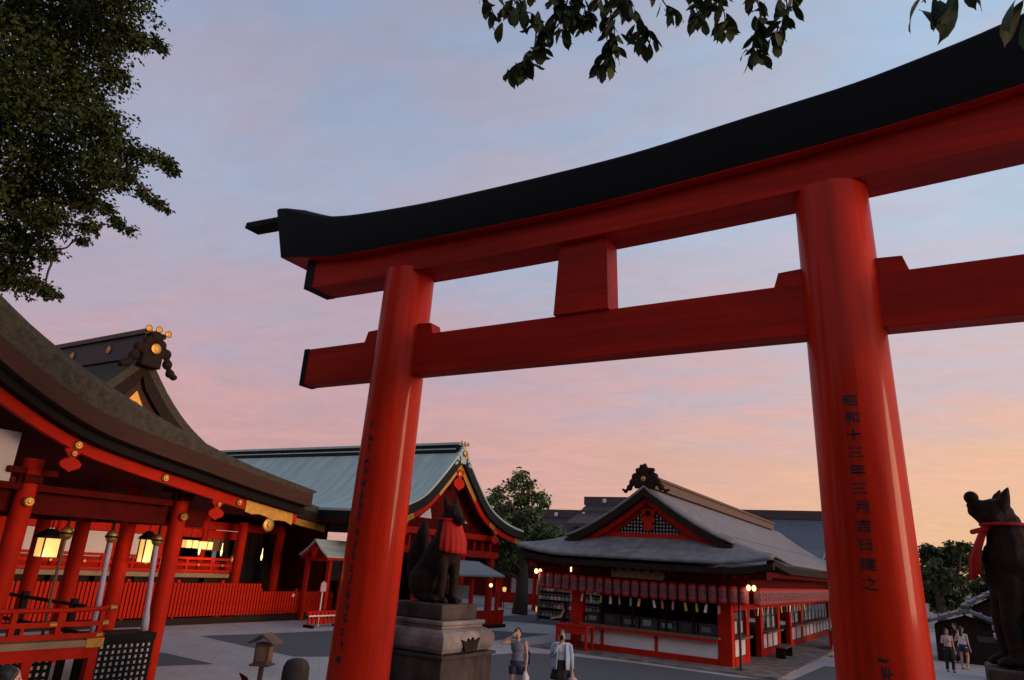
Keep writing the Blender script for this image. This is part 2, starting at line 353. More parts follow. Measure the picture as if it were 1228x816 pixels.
# ------------------------------------------------------------------ torii
TX, TY = -3.60, 7.53
torii = thing('torii_gate', 'large vermilion gate with curved black top beam framing the shrine court', 'gate', (TX, TY, 0))
def pil_axis(s, z): return TX + s * (3.075 - (.165 if s > 0 else .12) * z / 7)
def pil_r(z): return .408 - .042 * z / 7
pillars = {}
for s in (-1, 1):
    prof = [(pil_r(z), z) for z in np.linspace(.0, 7.05, 24)]
    mb = MB(); mb.loft([[(pil_axis(s, z) + r * math.cos(2 * math.pi * k / 48), TY + r * math.sin(2 * math.pi * k / 48), z) for k in range(48)] for r, z in prof])
    p = mb.build('pillar', 'vermilion', torii, smooth='auto'); pillars[s] = p
    mb = MB(); mb.lathe((pil_axis(s, 0), TY, 0), [(.46, .10), (.46, .85), (.44, .9), (.41, .9)], 40); mb.build('pillar_collar', 'black_paint', p, smooth='auto')
    mb = MB(); mb.lathe((pil_axis(s, 0), TY, 0), [(.62, 0), (.62, .06), (.5, .14), (.3, .14)], 40); mb.build('pillar_base', 'granite', p, smooth='auto')
HL = 5.77
def _edge(pts, y, mirror_end):
    P = sorted([tuple(atY(a, b, y)[[0, 2]]) for a, b in pts]); end = P[0]
    P = P + [(2 * TX - end[0], mirror_end(end[1]))]
    c = catmull([(a, b, 0) for a, b in P], 8); xs = np.linspace(P[0][0], P[-1][0], 400); zs = np.interp(xs, [q.x for q in c], [q.y for q in c])
    k = np.exp(-.5 * (np.arange(-30, 31) / 11) ** 2); k /= k.sum(); zp = np.concatenate([2 * zs[0] - zs[30:0:-1], zs, 2 * zs[-1] - zs[-2:-32:-1]])
    return xs, np.convolve(zp, k, 'valid')
_kt = _edge([(338, 248), (366, 255), (400, 259.5), (498, 244.4), (571.6, 228.4), (645, 211.3), (758, 182.6), (856, 151.3), (960, 118.2), (1026, 98), (1124, 58.8), (1214, 22)], TY - .43, lambda z: z + .12)
_kb = _edge([(341, 308), (400, 306.9), (498, 288.5), (596, 268.9), (700, 246.8), (807, 219.9), (960, 179.5), (1075, 147), (1173, 117.6), (1228, 100.5)], TY - .40, lambda z: z + .12)
def kas_top(t): return float(np.interp(TX + t * HL, *_kt))
def kas_bot(t): return float(np.interp(TX + t * (HL - .28), *_kb))
def shi_bot(t): return 6.985 + .06 * t + .10 * abs(t) ** 2
ts = np.linspace(-1, 1, 61)
secs = []
for t in ts:
    xt = TX + t * HL; xb = TX + t * (HL - .28)
    secs.append([(xb, TY - .40, kas_bot(t)), (xt, TY - .43, kas_top(t) - .05), (xt, TY - .40, kas_top(t)), (xt, TY, kas_top(t) + .16), (xt, TY + .40, kas_top(t)), (xt, TY + .43, kas_top(t) - .05), (xb, TY + .40, kas_bot(t))])
kas = MB().loft(secs).build('top_beam', 'copper_sheet_dark', torii, smooth='auto')
MB().loft([[(TX + t * (HL - .30), TY - .395, kas_bot(t) - .012), (TX + t * (HL - .30), TY - .395, kas_bot(t) - .001), (TX + t * (HL - .30), TY + .395, kas_bot(t) - .001), (TX + t * (HL - .30), TY + .395, kas_bot(t) - .012)] for t in ts]).build('soffit_board', 'vermilion_beam', kas)
for s in (-1, 1):   # thin cap plate that sticks out past each end
    x0 = TX + s * (HL - .5); x1 = TX + s * (HL + .78); z0 = kas_top(s) - .24
    MB().prism([(x0, TY - .42, z0 - .07), (x1 + s * .03, TY - .42, z0 + .02), (x1, TY - .42, z0 + .12), (x0, TY - .42, z0 + .03)], (0, .3, 0)).build('cap_plate', 'copper_sheet_dark', kas)
SL = HL - .82
secs = [[(TX + t * SL, TY - .26, shi_bot(t)), (TX + t * (SL + .0), TY - .26, kas_bot(t) - .014), (TX + t * SL, TY + .26, kas_bot(t) - .014), (TX + t * SL, TY + .26, shi_bot(t))] for t in ts]
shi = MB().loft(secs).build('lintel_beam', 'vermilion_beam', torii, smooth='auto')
for s in (-1, 1):
    tt = [s * a for a in np.linspace(.965, 1.003, 4)]
    MB().loft([[(TX + t * SL, TY - .265, shi_bot(t) - .005), (TX + t * SL, TY - .265, kas_bot(t) - .016), (TX + t * SL, TY + .265, kas_bot(t) - .016), (TX + t * SL, TY + .265, shi_bot(t) - .005)] for t in tt]).build('end_cap', 'black_paint', shi)
NL = 4.86
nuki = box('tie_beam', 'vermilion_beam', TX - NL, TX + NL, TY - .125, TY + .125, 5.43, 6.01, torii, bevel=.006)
for s in (-1, 1):
    a, b = sorted((TX + s * (NL - .10), TX + s * (NL + .004)))
    box('end_cap', 'black_paint', a, b, TY - .131, TY + .131, 5.424, 6.016, nuki)
    for q in (-1, 1):      # wedges on top of the tie beam
        r = pil_r(6.0); xa = pil_axis(s, 6.05) + q * (r - .05); xb = pil_axis(s, 6.05) + q * (r + .27)
        MB().prism([(xa, TY - .11, 6.012), (xb, TY - .11, 6.012), (xb - q * .05, TY - .11, 6.175), (xa, TY - .11, 6.19)], (0, .22, 0)).build('wedge', 'vermilion_beam', torii, bevel=.004)
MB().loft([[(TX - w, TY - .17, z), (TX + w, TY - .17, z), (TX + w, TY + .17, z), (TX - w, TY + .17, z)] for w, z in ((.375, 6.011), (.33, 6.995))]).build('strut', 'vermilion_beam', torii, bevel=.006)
# inscription
def text_mesh(s, size):
    cu = bpy.data.curves.new('t', 'FONT'); cu.body = s; cu.size = size; cu.align_x = 'CENTER'; cu.align_y = 'CENTER'; cu.resolution_u = 3
    o = bpy.data.objects.new('t', cu); C.objects.link(o); dg = bpy.context.evaluated_depsgraph_get(); dg.update()
    me = bpy.data.meshes.new_from_object(o.evaluated_get(dg)); v = np.array([p.co[:] for p in me.vertices]); f = [tuple(p.vertices) for p in me.polygons]
    bpy.data.objects.remove(o); bpy.data.curves.remove(cu); return v, f
def on_pillar(mb, s, v, f, z0, ang0=0, lift_=.004):
    if len(v) == 0: return
    ctr = (v.max(0) + v.min(0)) / 2; out = []
    for p in v:
        z = z0 + p[1] - ctr[1]; r = pil_r(z) + lift_; a = ang0 + (p[0] - ctr[0]) / r
        out.append((pil_axis(s, z) + r * math.sin(a), TY - r * math.cos(a), z))
    mb.add(out, f)
ztop = 4.66
for i, ch in enumerate('昭和十三年三月吉日建之'):
    mb = MB(); v, f = text_mesh(ch, .124); v = v * np.array([1.15, .95, 1])
    for jj, (ox_, oz_) in enumerate(((0, 0), (.0025, .0015), (-.0025, -.0015))):
        on_pillar(mb, 1, v, f, ztop - i * .164 + oz_, ox_ / .37, .004 + .0006 * jj)
    mb.build('painted_character', 'ink', pillars[1])
rng = random.Random(3)
def brush_mark(mb, s, z0, size, ang0=0):
    for k in range(rng.randint(6, 9)):
        hor = rng.random() < .55; L = size * rng.uniform(.4, .95); w = size * rng.uniform(.08, .13); cx = rng.uniform(-.22, .22) * size; cz = rng.uniform(-.42, .42) * size; tl = rng.uniform(-.25, .25)
        a = tl + (0 if hor else math.pi / 2); d = np.array([math.cos(a), math.sin(a)]) * L / 2; nrm = np.array([-d[1], d[0]]); nrm = nrm / np.linalg.norm(nrm) * w / 2; c = np.array([cx, cz])
        pts = []; n = 4
        for j in range(n + 1): q = c + d * (2 * j / n - 1); pts += [q - nrm, q + nrm]
        vs = []
        for q in pts:
            z = z0 + q[1]; r = pil_r(z) + .004 + .0005 * k; an = ang0 + q[0] / r; vs.append((pil_axis(s, z) + r * math.sin(an), TY - r * math.cos(an), z))
        mb.add(vs, [(2*j, 2*j+1, 2*j+3, 2*j+2) for j in range(n)])
mb = MB()
for i in range(20): brush_mark(mb, -1, 4.66 - i * .155, .105)
mb.build('inscription', 'ink', pillars[-1], label='column of worn black brush marks', kind='stuff')
mb = MB()
for i in range(7): brush_mark(mb, 1, 2.36 - i * .17, .14, .12)
mb.build('inscription', 'ink', pillars[1], kind='stuff')

# ------------------------------------------------------------------ fox statues
def fox(name, label, loc, rot, up=False, sc=1.0, span=2.25):
    t = thing(name, label, 'statue', loc); A = MB()
    for s in (-1, 1):
        A.sph((-.20, s * .19, .30), (.30, .15, .29)); A.cap((-.12, s * .21, .08), (.17, s * .21, .06), .085, .07); A.sph((.2, s * .21, .06), (.09, .07, .055))
        A.cap((.20, s * .13, .78), (.25, s * .125, .40), .115, .078); A.cap((.25, s * .125, .40), (.235, s * .125, .09), .078, .060); A.sph((.29, s * .125, .055), (.105, .068, .055))
        for k in (-1, 0, 1): A.sph((.37, s * .125 + k * .035, .04), (.035, .02, .035))
    A.cap((-.26, 0, .34), (.0, 0, .74), .30, .275); A.cap((.0, 0, .74), (.15, 0, .97), .275, .235); A.sph((.2, 0, .82), (.18, .21, .24))
    A.cap((.12, 0, 1.0), (.15, 0, 1.30), .215, .16)
    hx, hz = .22, 1.40; tilt = R(-46) if up else R(12)
    q = lambda x, y, z: (hx + x * math.cos(tilt) + z * math.sin(tilt), y, hz - x * math.sin(tilt) + z * math.cos(tilt))
    A.sph(q(0, 0, 0), (.185, .16, .165)); sn = .72 if up else 1; A.cap(q(.06, 0, -.02), q(.25 * sn, 0, -.06), .12, .07); A.sph(q(.29 * sn, 0, -.03), (.035, .035, .03)); A.cap(q(.05, 0, -.09), q(.21 * sn, 0, -.12), .075, .045)
    for s in (-1, 1):
        e0 = Vector(q(.02 if up else -.06, s * .085, .09)); e1 = e0 + Vector((-.03, s * .025, .11)); e2 = e1 + Vector((-.03, s * .005, .07))
        A.cap(e0, e1, .07, .045); A.cap(e1, e2, .045, .014)
        A.sph(q(.12, s * .085, .045), .028); A.sph(q(-.02, s * .13, -.06), (.07, .04, .07))
    tp = catmull([(-.42, 0, .10), (-.60, 0, .32), (-.63, 0, .70), (-.52, 0, 1.05), (-.50, 0, 1.30)], 5); tr = np.interp(np.linspace(0, 1, len(tp)), [0, .2, .5, .8, 1], [.09, .13, .17, .11, .02])
    A.tube(tp, list(tr), 12)
    Rz = Matrix.Rotation(rot, 3, 'Z') @ (Matrix.Identity(3) * sc); A.v = [tuple(Rz @ Vector(p) + Vector(loc)) for p in A.v]
    body = organic(A, 'body', 'bronze', t, .016, 3)
    W = lambda p: Rz @ Vector(p) + Vector(loc)
    # votive bib: draped sheet round neck and chest
    B = MB(); rows = []
    for i in range(9):
        v = i / 8; z = 1.30 - .56 * v; row = []
        for k in range(25):
            a = -span + 2 * span * k / 24
            fold = .018 * math.sin(k * 1.9 + 1) * v + .01 * math.sin(k * 3.1) * v
            rx = .20 + .115 * min(1, v * 1.6) + fold; ry = .20 + .09 * min(1, v * 1.6) + fold
            row.append(W((.14 + .03 * v + rx * math.cos(a), ry * math.sin(a), z + .03 * math.cos(a * 2) * v + .10 * v * (abs(a) / span) ** 2)))
        rows.append(row)
    B.loft(rows, False, False); bib = B.build('bib', 'bib_cloth', t, smooth=True, label='red votive bib tied round the neck')
    sd_ = bib.modifiers.new('s', 'SOLIDIFY'); sd_.thickness = .014
    K = MB(); K.tube([W((.14 + .207 * math.cos(a), .207 * math.sin(a), 1.305)) for a in np.linspace(0, 2 * math.pi, 25)], .018, 6); K.build('bib_cord', 'bib_cloth', bib, smooth=True)
    return t, q, W
PZ = 2.30
def pedestal(label, cx, cy):
    t = thing('stone_pedestal', label, 'pedestal', (cx, cy, 0), 'pedestals of the fox statues')
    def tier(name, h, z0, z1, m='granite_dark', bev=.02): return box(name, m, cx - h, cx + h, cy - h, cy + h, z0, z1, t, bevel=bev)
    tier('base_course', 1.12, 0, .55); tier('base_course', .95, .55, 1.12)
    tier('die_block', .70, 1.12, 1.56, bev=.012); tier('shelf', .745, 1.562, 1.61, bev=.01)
    secs = []
    for z, h in [(1.612, .56), (1.63, .66), (1.70, .705), (1.78, .72), (1.86, .71), (1.92, .67), (1.95, .60), (1.955, .60)]:
        secs.append([(cx - h, cy - h, z), (cx + h, cy - h, z), (cx + h, cy + h, z), (cx - h, cy + h, z)])
    MB().loft(secs).build('cushion_stone', 'granite', t, bevel=.03)
    tier('necking', .565, 1.957, 2.005, 'granite', .01); tier('upper_slab', .60, 2.007, 2.07, 'granite'); tier('statue_plinth', .485, 2.072, PZ)
    # dark carved fitting on the face towards the middle path
    s = 1 if cx < TX else -1
    O = MB(); x = cx + s * .715
    O.prism([(x, cy - .16, 1.64), (x, cy + .16, 1.64), (x, cy + .2, 1.75), (x, cy + .25, 1.83), (x, cy + .1, 1.79), (x, cy + .06, 1.84), (x, cy, 1.79), (x, cy - .07, 1.83), (x, cy - .1, 1.78), (x, cy - .26, 1.82), (x, cy - .19, 1.73)], (s * .03, 0, 0)); O.build('carved_fitting', 'bronze', t)
    return t
FL = (-7.22, 9.85); FR = (.72, 9.35)
pedestal('stepped stone pedestal under the fox statue by the green copper roof', *FL)
pedestal('stepped stone pedestal under the fox statue with raised muzzle', *FR)
fox('fox_statue', 'dark bronze fox statue in red bib seated with closed muzzle', (FL[0], FL[1], PZ), R(-14), span=1.2)
t, q, W = fox('fox_statue', 'dark bronze fox statue with raised muzzle holding a round jewel', (FR[0], FR[1], PZ), R(194), up=True, sc=1.08, span=.52)
MB().sph(W(q(.245, 0, -.02)), .072, 14).build('jewel', 'bronze', t, smooth=True)
MB().cap(W((.46, .10, 1.22)), W((.30, .06, 1.27)), .026, .026).build('bib_knot', 'bib_cloth', t, smooth=True)
MB().cap(W((-.02, -.16, 1.30)), W((-.16, -.26, 1.34)), .026, .024).build('bib_knot', 'bib_cloth', t, smooth=True)

# ------------------------------------------------------------------ curved roofs
def strip(mb, top, bot, x0, x1):
    """closed band between two (Y,z) curves of equal length, from x0 to x1"""
    n = len(top); vs = []; fs = []
    for x in (x0, x1):
        vs += [(x, p[0], p[1]) for p in top] + [(x, p[0], p[1]) for p in bot]
    for i in range(n - 1):
        fs += [(i, i+1, n+i+1, n+i), (2*n+i, 3*n+i, 3*n+i+1, 2*n+i+1), (i, 2*n+i, 2*n+i+1, i+1), (n+i, n+i+1, 3*n+i+1, 3*n+i)]
    fs += [(0, n, 3*n, 2*n), (n-1, 3*n-1, 4*n-1, 2*n-1)]
    return mb.add(vs, fs)
def smooth_curve(pts, n=28):
    c = catmull([(p[0], p[1], 0) for p in pts], 10); xs = [q.x for q in c]; ys = [q.y for q in c]
    g = np.linspace(xs[0], xs[-1], n); return list(zip(g, np.interp(g, xs, ys)))
def mirror(curve, yc): return [(2 * yc - y, z) for y, z in curve[::-1]] + list(curve)[1:]
def shift(curve, dz, dy=0): return [(y + dy, z + dz) for y, z in curve]
def metal_disc(parent, x, y, z, r, name='boss', s=1):
    return MB().lathe((x, y, z), [(r, 0), (r, .03 * s), (r * .75, .05 * s), (r * .45, .05 * s), (r * .4, .075 * s), (.01, .08 * s)], 14, 'X').build(name, 'gold', parent, smooth='auto')
def gegyo(parent, x, y, z, w, m='vermilion_matt'):
    """heart shaped pendant hanging from a barge board, facing +X"""
    half = [(0, 0), (.34, 0), (.40, -.10), (.22, -.30), (.14, -.42), (.34, -.50), (.48, -.64), (.44, -.82), (.26, -.92), (.10, -.98), (0, -1.06)]
    poly = [(x, y + a * w, z + b * w) for a, b in half] + [(x, y - a * w, z + b * w) for a, b in half[-2:0:-1]]
    g = MB().prism(poly, (.07, 0, 0)).build('gable_pendant', m, parent, bevel=.01)
    metal_disc(g, x + .07, y, z - .22 * w, .14 * w); return g

# ------------------------------------------------------------------ near worship hall (bark roof)
XV = -13.5
hall = thing('worship_hall', 'near red worship hall with thick bark roof and bell ropes', 'shrine hall', (-17.5, 0, 0))
topc = smooth_curve([(0, 10.55), (1.5, 9.40), (3.2, 8.18), (5.43, 6.71), (6.36, 6.22), (7.19, 5.86), (8.57, 5.40), (9.7, 5.05), (11.08, 4.73), (13.0, 4.42)])
lowc = smooth_curve([(0, 9.35), (1.5, 8.25), (3.2, 7.05), (5.3, 5.73), (6.22, 5.26), (7.21, 4.87), (8.4, 4.63), (9.5, 4.46), (11.0, 4.22), (12.78, 3.99)])
ys = np.linspace(0, 13.0, 40)
T = [(y, interp([p[0] for p in topc], [p[1] for p in topc], y)) for y in ys]
ys2 = np.linspace(0, 12.8, 40)
Lw = [(y, interp([p[0] for p in lowc], [p[1] for p in lowc], y)) for y in ys2]
edge_h = [(y, z + .40 - .10 * y / 13) for y, z in Lw]
Tm, Lm, Em = mirror(T, 0), mirror(Lw, 0), mirror(edge_h, 0)
XB = -20.6
mb = MB()      # bark body, its verge rounded over
n = len(Tm)
for (xa, ka), (xb, kb) in [((XV, .0), (XV, .62)), ((XV, .62), (XV - .10, .86)), ((XV - .10, .86), (XV - .30, 1.0)), ((XV - .30, 1.0), (XB + .3, 1.0)), ((XB + .3, 1.0), (XB, 0))]:
    A_ = [(xa, e[0] + (t[0] - e[0]) * ka, e[1] + (t[1] - e[1]) * ka) for t, e in zip(Tm, Em)]
    B_ = [(xb, e[0] + (t[0] - e[0]) * kb, e[1] + (t[1] - e[1]) * kb) for t, e in zip(Tm, Em)]
    mb.loft([A_, B_], False, False)
roof = mb.build('roof', 'bark_roof', hall, smooth='auto')
mb = MB(); strip(mb, shift(Em, -.004), Lm, XB + .02, XV + .015); mb.build('roof_edge', 'bark_edge', roof, smooth='auto')
strip(MB(), shift(Lm, -.005), shift(Lm, -.18), XB + .1, XV - .22).build('eave_shade_strip', 'black_paint', roof, smooth='auto')  # shade of the gap below the bark edge, built as a black strip
bb = MB(); o1 = shift(Lm, -.20); o2 = shift(Lm, -.42)
strip(bb, o1, o2, XV - .60, XV - .46); barge = bb.build('barge_board', 'vermilion_matt', hall, smooth='auto')
strip(MB(), shift(Lm, -.185), shift(Lm, -.25), XB + .2, XV - .61).build('ceiling', 'red_wood_dark_shaded', hall)
def lowz(y): return interp([p[0] for p in Lw], [p[1] for p in Lw], abs(y))
for y in (7.15, 9.05, 11.0, 5.2): metal_disc(barge, XV - .46, y, lowz(y) - .31, .085)
for y, w in ((7.1, .42), (10.45, .42), (3.0, .6), (11.95, .0)):
    if w: gegyo(barge, XV - .52, y, lowz(y) - .40, w)
metal_disc(barge, XV - .46, 11.95, lowz(11.95) - .62, .16)
yy = np.linspace(11.2, 12.66, 8)
gt = strip(MB(), [(y, lowz(y) - .20) for y in yy], [(y, lowz(y) - .46 - .03 * math.sin(y * 9)) for y in yy], XV - .455, XV - .44).build('gilt_end', 'gold', barge)
# ridge of the near hall
box('ridge', 'brown_ridge', XB - .1, XV + .1, -.4, .4, 10.35, 11.1, roof)
# posts of the hall
HX = -14.9; HYs = [10.18, 6.9, 3.6, .3, -3, -6.3]; HXs = [-14.9, -16.75, -18.7, -20.6]
PR = .172
posts = [(x, 10.18) for x in HXs] + [(HX, y) for y in HYs[1:]] + [(-20.6, y) for y in HYs[1:]]
p0 = None
for x, y in posts:
    if p0 is None: p0 = MB().lathe((x, y, 0), [(PR, 0), (PR, 4.3)], 20).build('post', 'vermilion_matt', hall, smooth='auto')
    else: dup(p0, hall, (x, y, 0))
# head beams, white frieze, brackets
def beam(name, a, b, h, w, m, parent, z):
    x0, x1 = min(a[0], b[0]), max(a[0], b[0]); y0, y1 = min(a[1], b[1]), max(a[1], b[1])
    return box(name, m, x0 - w, x1 + w, y0 - w, y1 + w, z, z + h, parent, bevel=.01)
beam('head_beam', (HX - .25, -6.3), (HX - .25, 10.9), .42, .10, 'red_wood_dark_shaded', hall, 3.30)
beam('head_beam', (-21.2, 10.18), (HX - .37, 10.18), .42, .10, 'red_wood_dark_shaded', hall, 3.283)
beam('head_beam', (-20.6, -6.3), (-20.6, 10.07), .42, .11, 'red_wood_dark_shaded', hall, 3.286)
for y in (5.2, 1.9, -1.4):
    box('frieze_panel', 'plaster', HX - .05, HX + .03, y - 1.35, y + 1.35, 3.72, 4.25 if y > 6 else 4.75, hall)
box('plate_beam', 'red_wood_dark_shaded', HX - .12, HX + .12, -6.3, 9.9, 3.705, 3.83, hall)
for y in HYs[:4]:
    br = MB().bx(HX - .16, HX + .2, y - .16, y + .16, 3.84, 4.0).bx(HX - .12, HX + .12, y - .45, y + .45, 4.001, 4.12); br.build('bracket', 'red_wood_dark_shaded', hall, bevel=.015)
    metal_disc(hall, HX + .20, y + .0, 3.5, .10)
# gilt corner and red door leaf at the left bay
dl = box('door_leaf', 'vermilion_matt', HX - .06, HX, 4.2, 6.45, 1.1, 3.2, hall)
MB().prism([(HX + .012, 6.4, 3.15), (HX + .012, 5.6, 3.15), (HX + .012, 5.95, 2.95), (HX + .012, 6.2, 2.55), (HX + .012, 6.4, 2.3)], (.02, 0, 0)).build('gilt_corner', 'gold', dl)
# raised floor, veranda and rail on the court side
VX = -14.0; VY1 = 8.50
fl = box('veranda_floor', 'floor_wood', HX - .2, VX, -6, VY1, .98, 1.10, hall, bevel=.008)
box('floor_beam', 'vermilion_matt', VX - .14, VX - .03, -6, VY1 - .02, .78, .978, hall)
for z, nm in ((1.62, 'handrail'), (1.38, 'mid_rail'), (1.17, 'base_rail')):
    if nm == 'handrail':
        MB().tube([(VX - .10, -6, z), (VX - .10, 7.8, z), (VX - .10, 8.4, z + .02), (VX - .10, 8.75, z + .10)], .042, 8).build(nm, 'vermilion_matt', hall, smooth=True)
    else: box(nm, 'vermilion_matt', VX - .145, VX - .055, -6, VY1 + .05, z - .04, z + .04, hall)
b0 = None
for y in np.arange(-5.6, 8.6, .78):
    if b0 is None: b0 = box('baluster', 'vermilion_matt', VX - .14, VX - .06, y - .045, y + .045, 1.211, 1.60, hall)
    else: dup(b0, hall, (VX - .10, y, 1.211))
for y, z in ((7.55, 1.38), (5.9, 1.62), (8.62, 1.66), (8.52, 1.38), (8.45, 1.17)):
    MB().lathe((VX - .10, y, z), [(.058, -.06), (.058, .06)], 10, 'Y').build('gilt_band', 'gold', hall)
MB().bx(VX - .16, VX + .01, VY1 - .30, VY1 + .03, .965, 1.125).build('gilt_corner', 'gold', fl)
s0 = None
for y in np.arange(-5.4, 8.6, 1.15):
    if s0 is None: s0 = box('veranda_strut', 'vermilion_matt', VX - .17, VX - .02, y - .08, y + .08, 0, .778, hall)
    else: dup(s0, hall, (VX - .095, y, 0))
for y in np.arange(-5.4, 5.0, 1.15): box('skirting_panel', 'plaster', HX + .3, HX + .34, y + .1, y + 1.05, .05, .76, hall)
def lattice(parent, x, y0, y1, z0, z1, n, mz):
    p = box('backing_panel', 'plaster', x - .03, x - .012, y0, y1, z0, z1, parent)
    L_ = MB(); w = (y1 - y0) / n
    for i in range(n + 1): L_.bx(x - .010, x + .02, y0 + i * w - w * .22, y0 + i * w + w * .22, z0, z1)
    hz = (z1 - z0) / mz
    for i in range(mz + 1): L_.bx(x - .008, x + .012, y0 - w * .22, y1 + w * .22, z0 + i * hz - hz * .22, z0 + i * hz + hz * .22)
    L_.build('lattice_grille', 'black_paint', parent, kind='stuff')
lattice(hall, HX + .30, 6.6, 7.95, .05, .76, 11, 6)
# dark rail that closes the side of the hall
for z in (1.55, 1.05): beam('side_rail', (-20.4, 8.7), (HX - .3, 8.7), .07, .035, 'dark_wood', hall, z)
for x in (-19.5, -17.6, -15.6): box('rail_stanchion', 'dark_wood', x - .06, x + .06, 8.64, 8.76, 0, 1.70, hall)
# offering chest with latticed front
oc = thing('offering_chest', 'black latticed offering chest under the bell ropes', 'chest', (-14.75, 9.35, 0))
box('chest_frame', 'black_paint', -15.3, -14.56, 8.72, 10.0, .95, 1.10, oc, bevel=.01)
box('chest_body', 'black_paint', -15.26, -14.60, 8.76, 9.96, 0, .948, oc)
lattice(oc, -14.56, 8.80, 9.93, .06, .93, 9, 8)
# bells with ropes
bells = [((-14.5, 7.62, 2.98), .03), ((-14.5, 8.52, 2.97), .06), ((-14.5, 9.53, 2.96), .10)]
for k, ((x, y, z), sw) in enumerate(bells):
    t = thing('bell_rope', ['brass bell with thin dark rope beside the lit box lantern', 'brass bell with pale rope hanging beside the dark rail', 'brass bell with thick pale rope over the offering chest'][k], 'bell rope', (x, y, 1.0), 'bell ropes of the worship hall')
    MB().sph((x, y, z), (.12, .12, .13), 14).build('bell', 'gold', t, smooth=True)
    MB().lathe((x, y, z), [(.125, -.02), (.125, .02)], 16).build('bell_band', 'bronze', t)
    MB().tube([(x, y, z + .12), (x, y, 3.3)], .02, 6).build('hanger', 'black_paint', t)
    MB().tube(catmull([(x, y, z - .1), (x - .03, y + sw * .6, 2.2), (x - .05, y + sw * 1.6, 1.15)], 5), [.045] + [.05] * 8 + [.075] * 2 if k else .03, 8).build('rope', 'rope' if k else 'brown_wood', t, smooth=True)
# hanging box lanterns, lit
def box_lantern(x, y, z, w, h, label, power):
    t = thing('hanging_lantern', label, 'lantern', (x, y, z - h / 2))
    box('paper_shade', 'lamp_lit', x - w / 2, x + w / 2, y - w / 2, y + w / 2, z - h / 2, z + h / 2, t)
    MB().loft([[(x - a, y - a, c), (x + a, y - a, c), (x + a, y + a, c), (x - a, y + a, c)] for a, c in ((w * .72, z + h / 2 + .002), (w * .72, z + h / 2 + .04), (w * .2, z + h / 2 + .2))]).build('lantern_roof', 'black_paint', t)
    for sx in (-1, 1):
        for sy in (-1, 1): box('frame_bar', 'black_paint', x + sx * w / 2 - .012 + .008 * sx, x + sx * w / 2 + .012 + .008 * sx, y + sy * w / 2 - .012 + .008 * sy, y + sy * w / 2 + .012 + .008 * sy, z - h / 2 - .01, z + h / 2 + .01, t)
    MB().tube([(x, y, z + h / 2 + .19), (x, y, 3.6)], .012, 5).build('hanger', 'black_paint', t)
    point('lantern_light', (x + w * .9, y - w * .7, z - .25), power)
box_lantern(-16.6, 8.40, 2.66, .32, .38, 'wide glowing box lantern with black roof inside the worship hall', 7)
box_lantern(-16.2, 10.40, 2.70, .21, .50, 'narrow tall glowing lantern outside the hall side posts', 6)


# ------------------------------------------------------------------ main hall behind the fence
def gable_roof_x(parent, prof, yc, xv, xb, thick, m, edge_m, edge_h=.25, barge_m='vermilion_matt'):
    """ridge along X; prof = [(dy,z)] from ridge to eave (upper face); verge faces +X"""
    c = smooth_curve(prof, 30); n = len(c); top = mirror([(yc + a, b) for a, b in c], yc)
    slope = []
    for i in range(len(top)):
        a = top[max(i-1, 0)]; b = top[min(i+1, len(top)-1)]; d = math.hypot(b[0]-a[0], b[1]-a[1]); slope.append(((b[1]-a[1]) / d, (b[0]-a[0]) / d))
    off = lambda k: [(p[0] + s[0] * k, p[1] - s[1] * k) for p, s in zip(top, slope)]
    def fix(cv):        # keep the two halves from crossing at the ridge
        h = len(cv) // 2; return [(min(p[0], yc), p[1]) if i < h else ((max(p[0], yc), p[1]) if i > h else (yc, p[1])) for i, p in enumerate(cv)]
    a, b = top, fix(off(thick))
    r = strip(MB(), a, b, xb, xv).build('roof', m, parent, smooth='auto')
    b1, b2 = fix(off(thick + .004)), fix(off(thick + edge_h))
    strip(MB(), b1, b2, xb + .05, xv + .02).build('roof_edge', edge_m, r, smooth='auto')
    b3, b4 = fix(off(thick + edge_h + .02)), fix(off(thick + edge_h + .30))
    bar = strip(MB(), b3, b4, xv - .30, xv - .16).build('barge_board', barge_m, parent, smooth='auto')
    strip(MB(), b3, fix(off(thick + edge_h + .10)), xb + .1, xv - .31).build('ceiling', 'red_wood_dark_shaded', parent)
    return r, bar, top, b3, b4
def onigawara_curls(parent, x, y, z, s, m):
    A = MB(); A.bx(x - .12 * s, x + .1 * s, y - .30 * s, y + .30 * s, z - .1 * s, z + .55 * s)
    for dy, dz, r in [(0, .75, .16), (-.22, .62, .15), (.22, .62, .15), (-.42, .4, .16), (.42, .4, .16), (-.52, .12, .15), (.52, .12, .15), (-.66, -.12, .13), (.66, -.12, .13), (-.8, -.2, .09), (.8, -.2, .09), (0, .92, .09), (-.15, .86, .08), (.15, .86, .08)]:
        A.sph((x, y + dy * s, z + dz * s), (.15 * s, r * s, r * s), 10)
    return organic(A, 'ridge_ornament', m, parent, .035 * s, 1)
H2X, H2Y = -24.0, 13.9
main = thing('main_hall', 'tall shrine hall behind the picket fence with gilded ridge end', 'shrine hall', (-31, H2Y, 0))
p2 = [(0, 9.35), (.5, 8.75), (1.2, 7.95), (2.2, 7.10), (3.64, 6.30), (5.6, 5.55), (7.8, 5.02), (10.1, 4.72)]
r2, bar2, top2, b3, b4 = gable_roof_x(main, p2, H2Y, H2X, -36, .28, 'bark_roof', 'dark_wood', .40, 'bark_edge')
rb = box('ridge', 'dark_tile', -36.2, H2X + .1, H2Y - .32, H2Y + .32, 9.1, 9.95, r2)
box('ridge_cap', 'brown_ridge', -36.3, H2X + .2, H2Y - .42, H2Y + .42, 9.953, 10.12, r2)
for x in (-26, -28.5, -31): MB().lathe((x, H2Y - .325, 9.55), [(.14, 0), (.14, -.04), (.02, -.06)], 12, 'Y').build('boss', 'gold', rb)
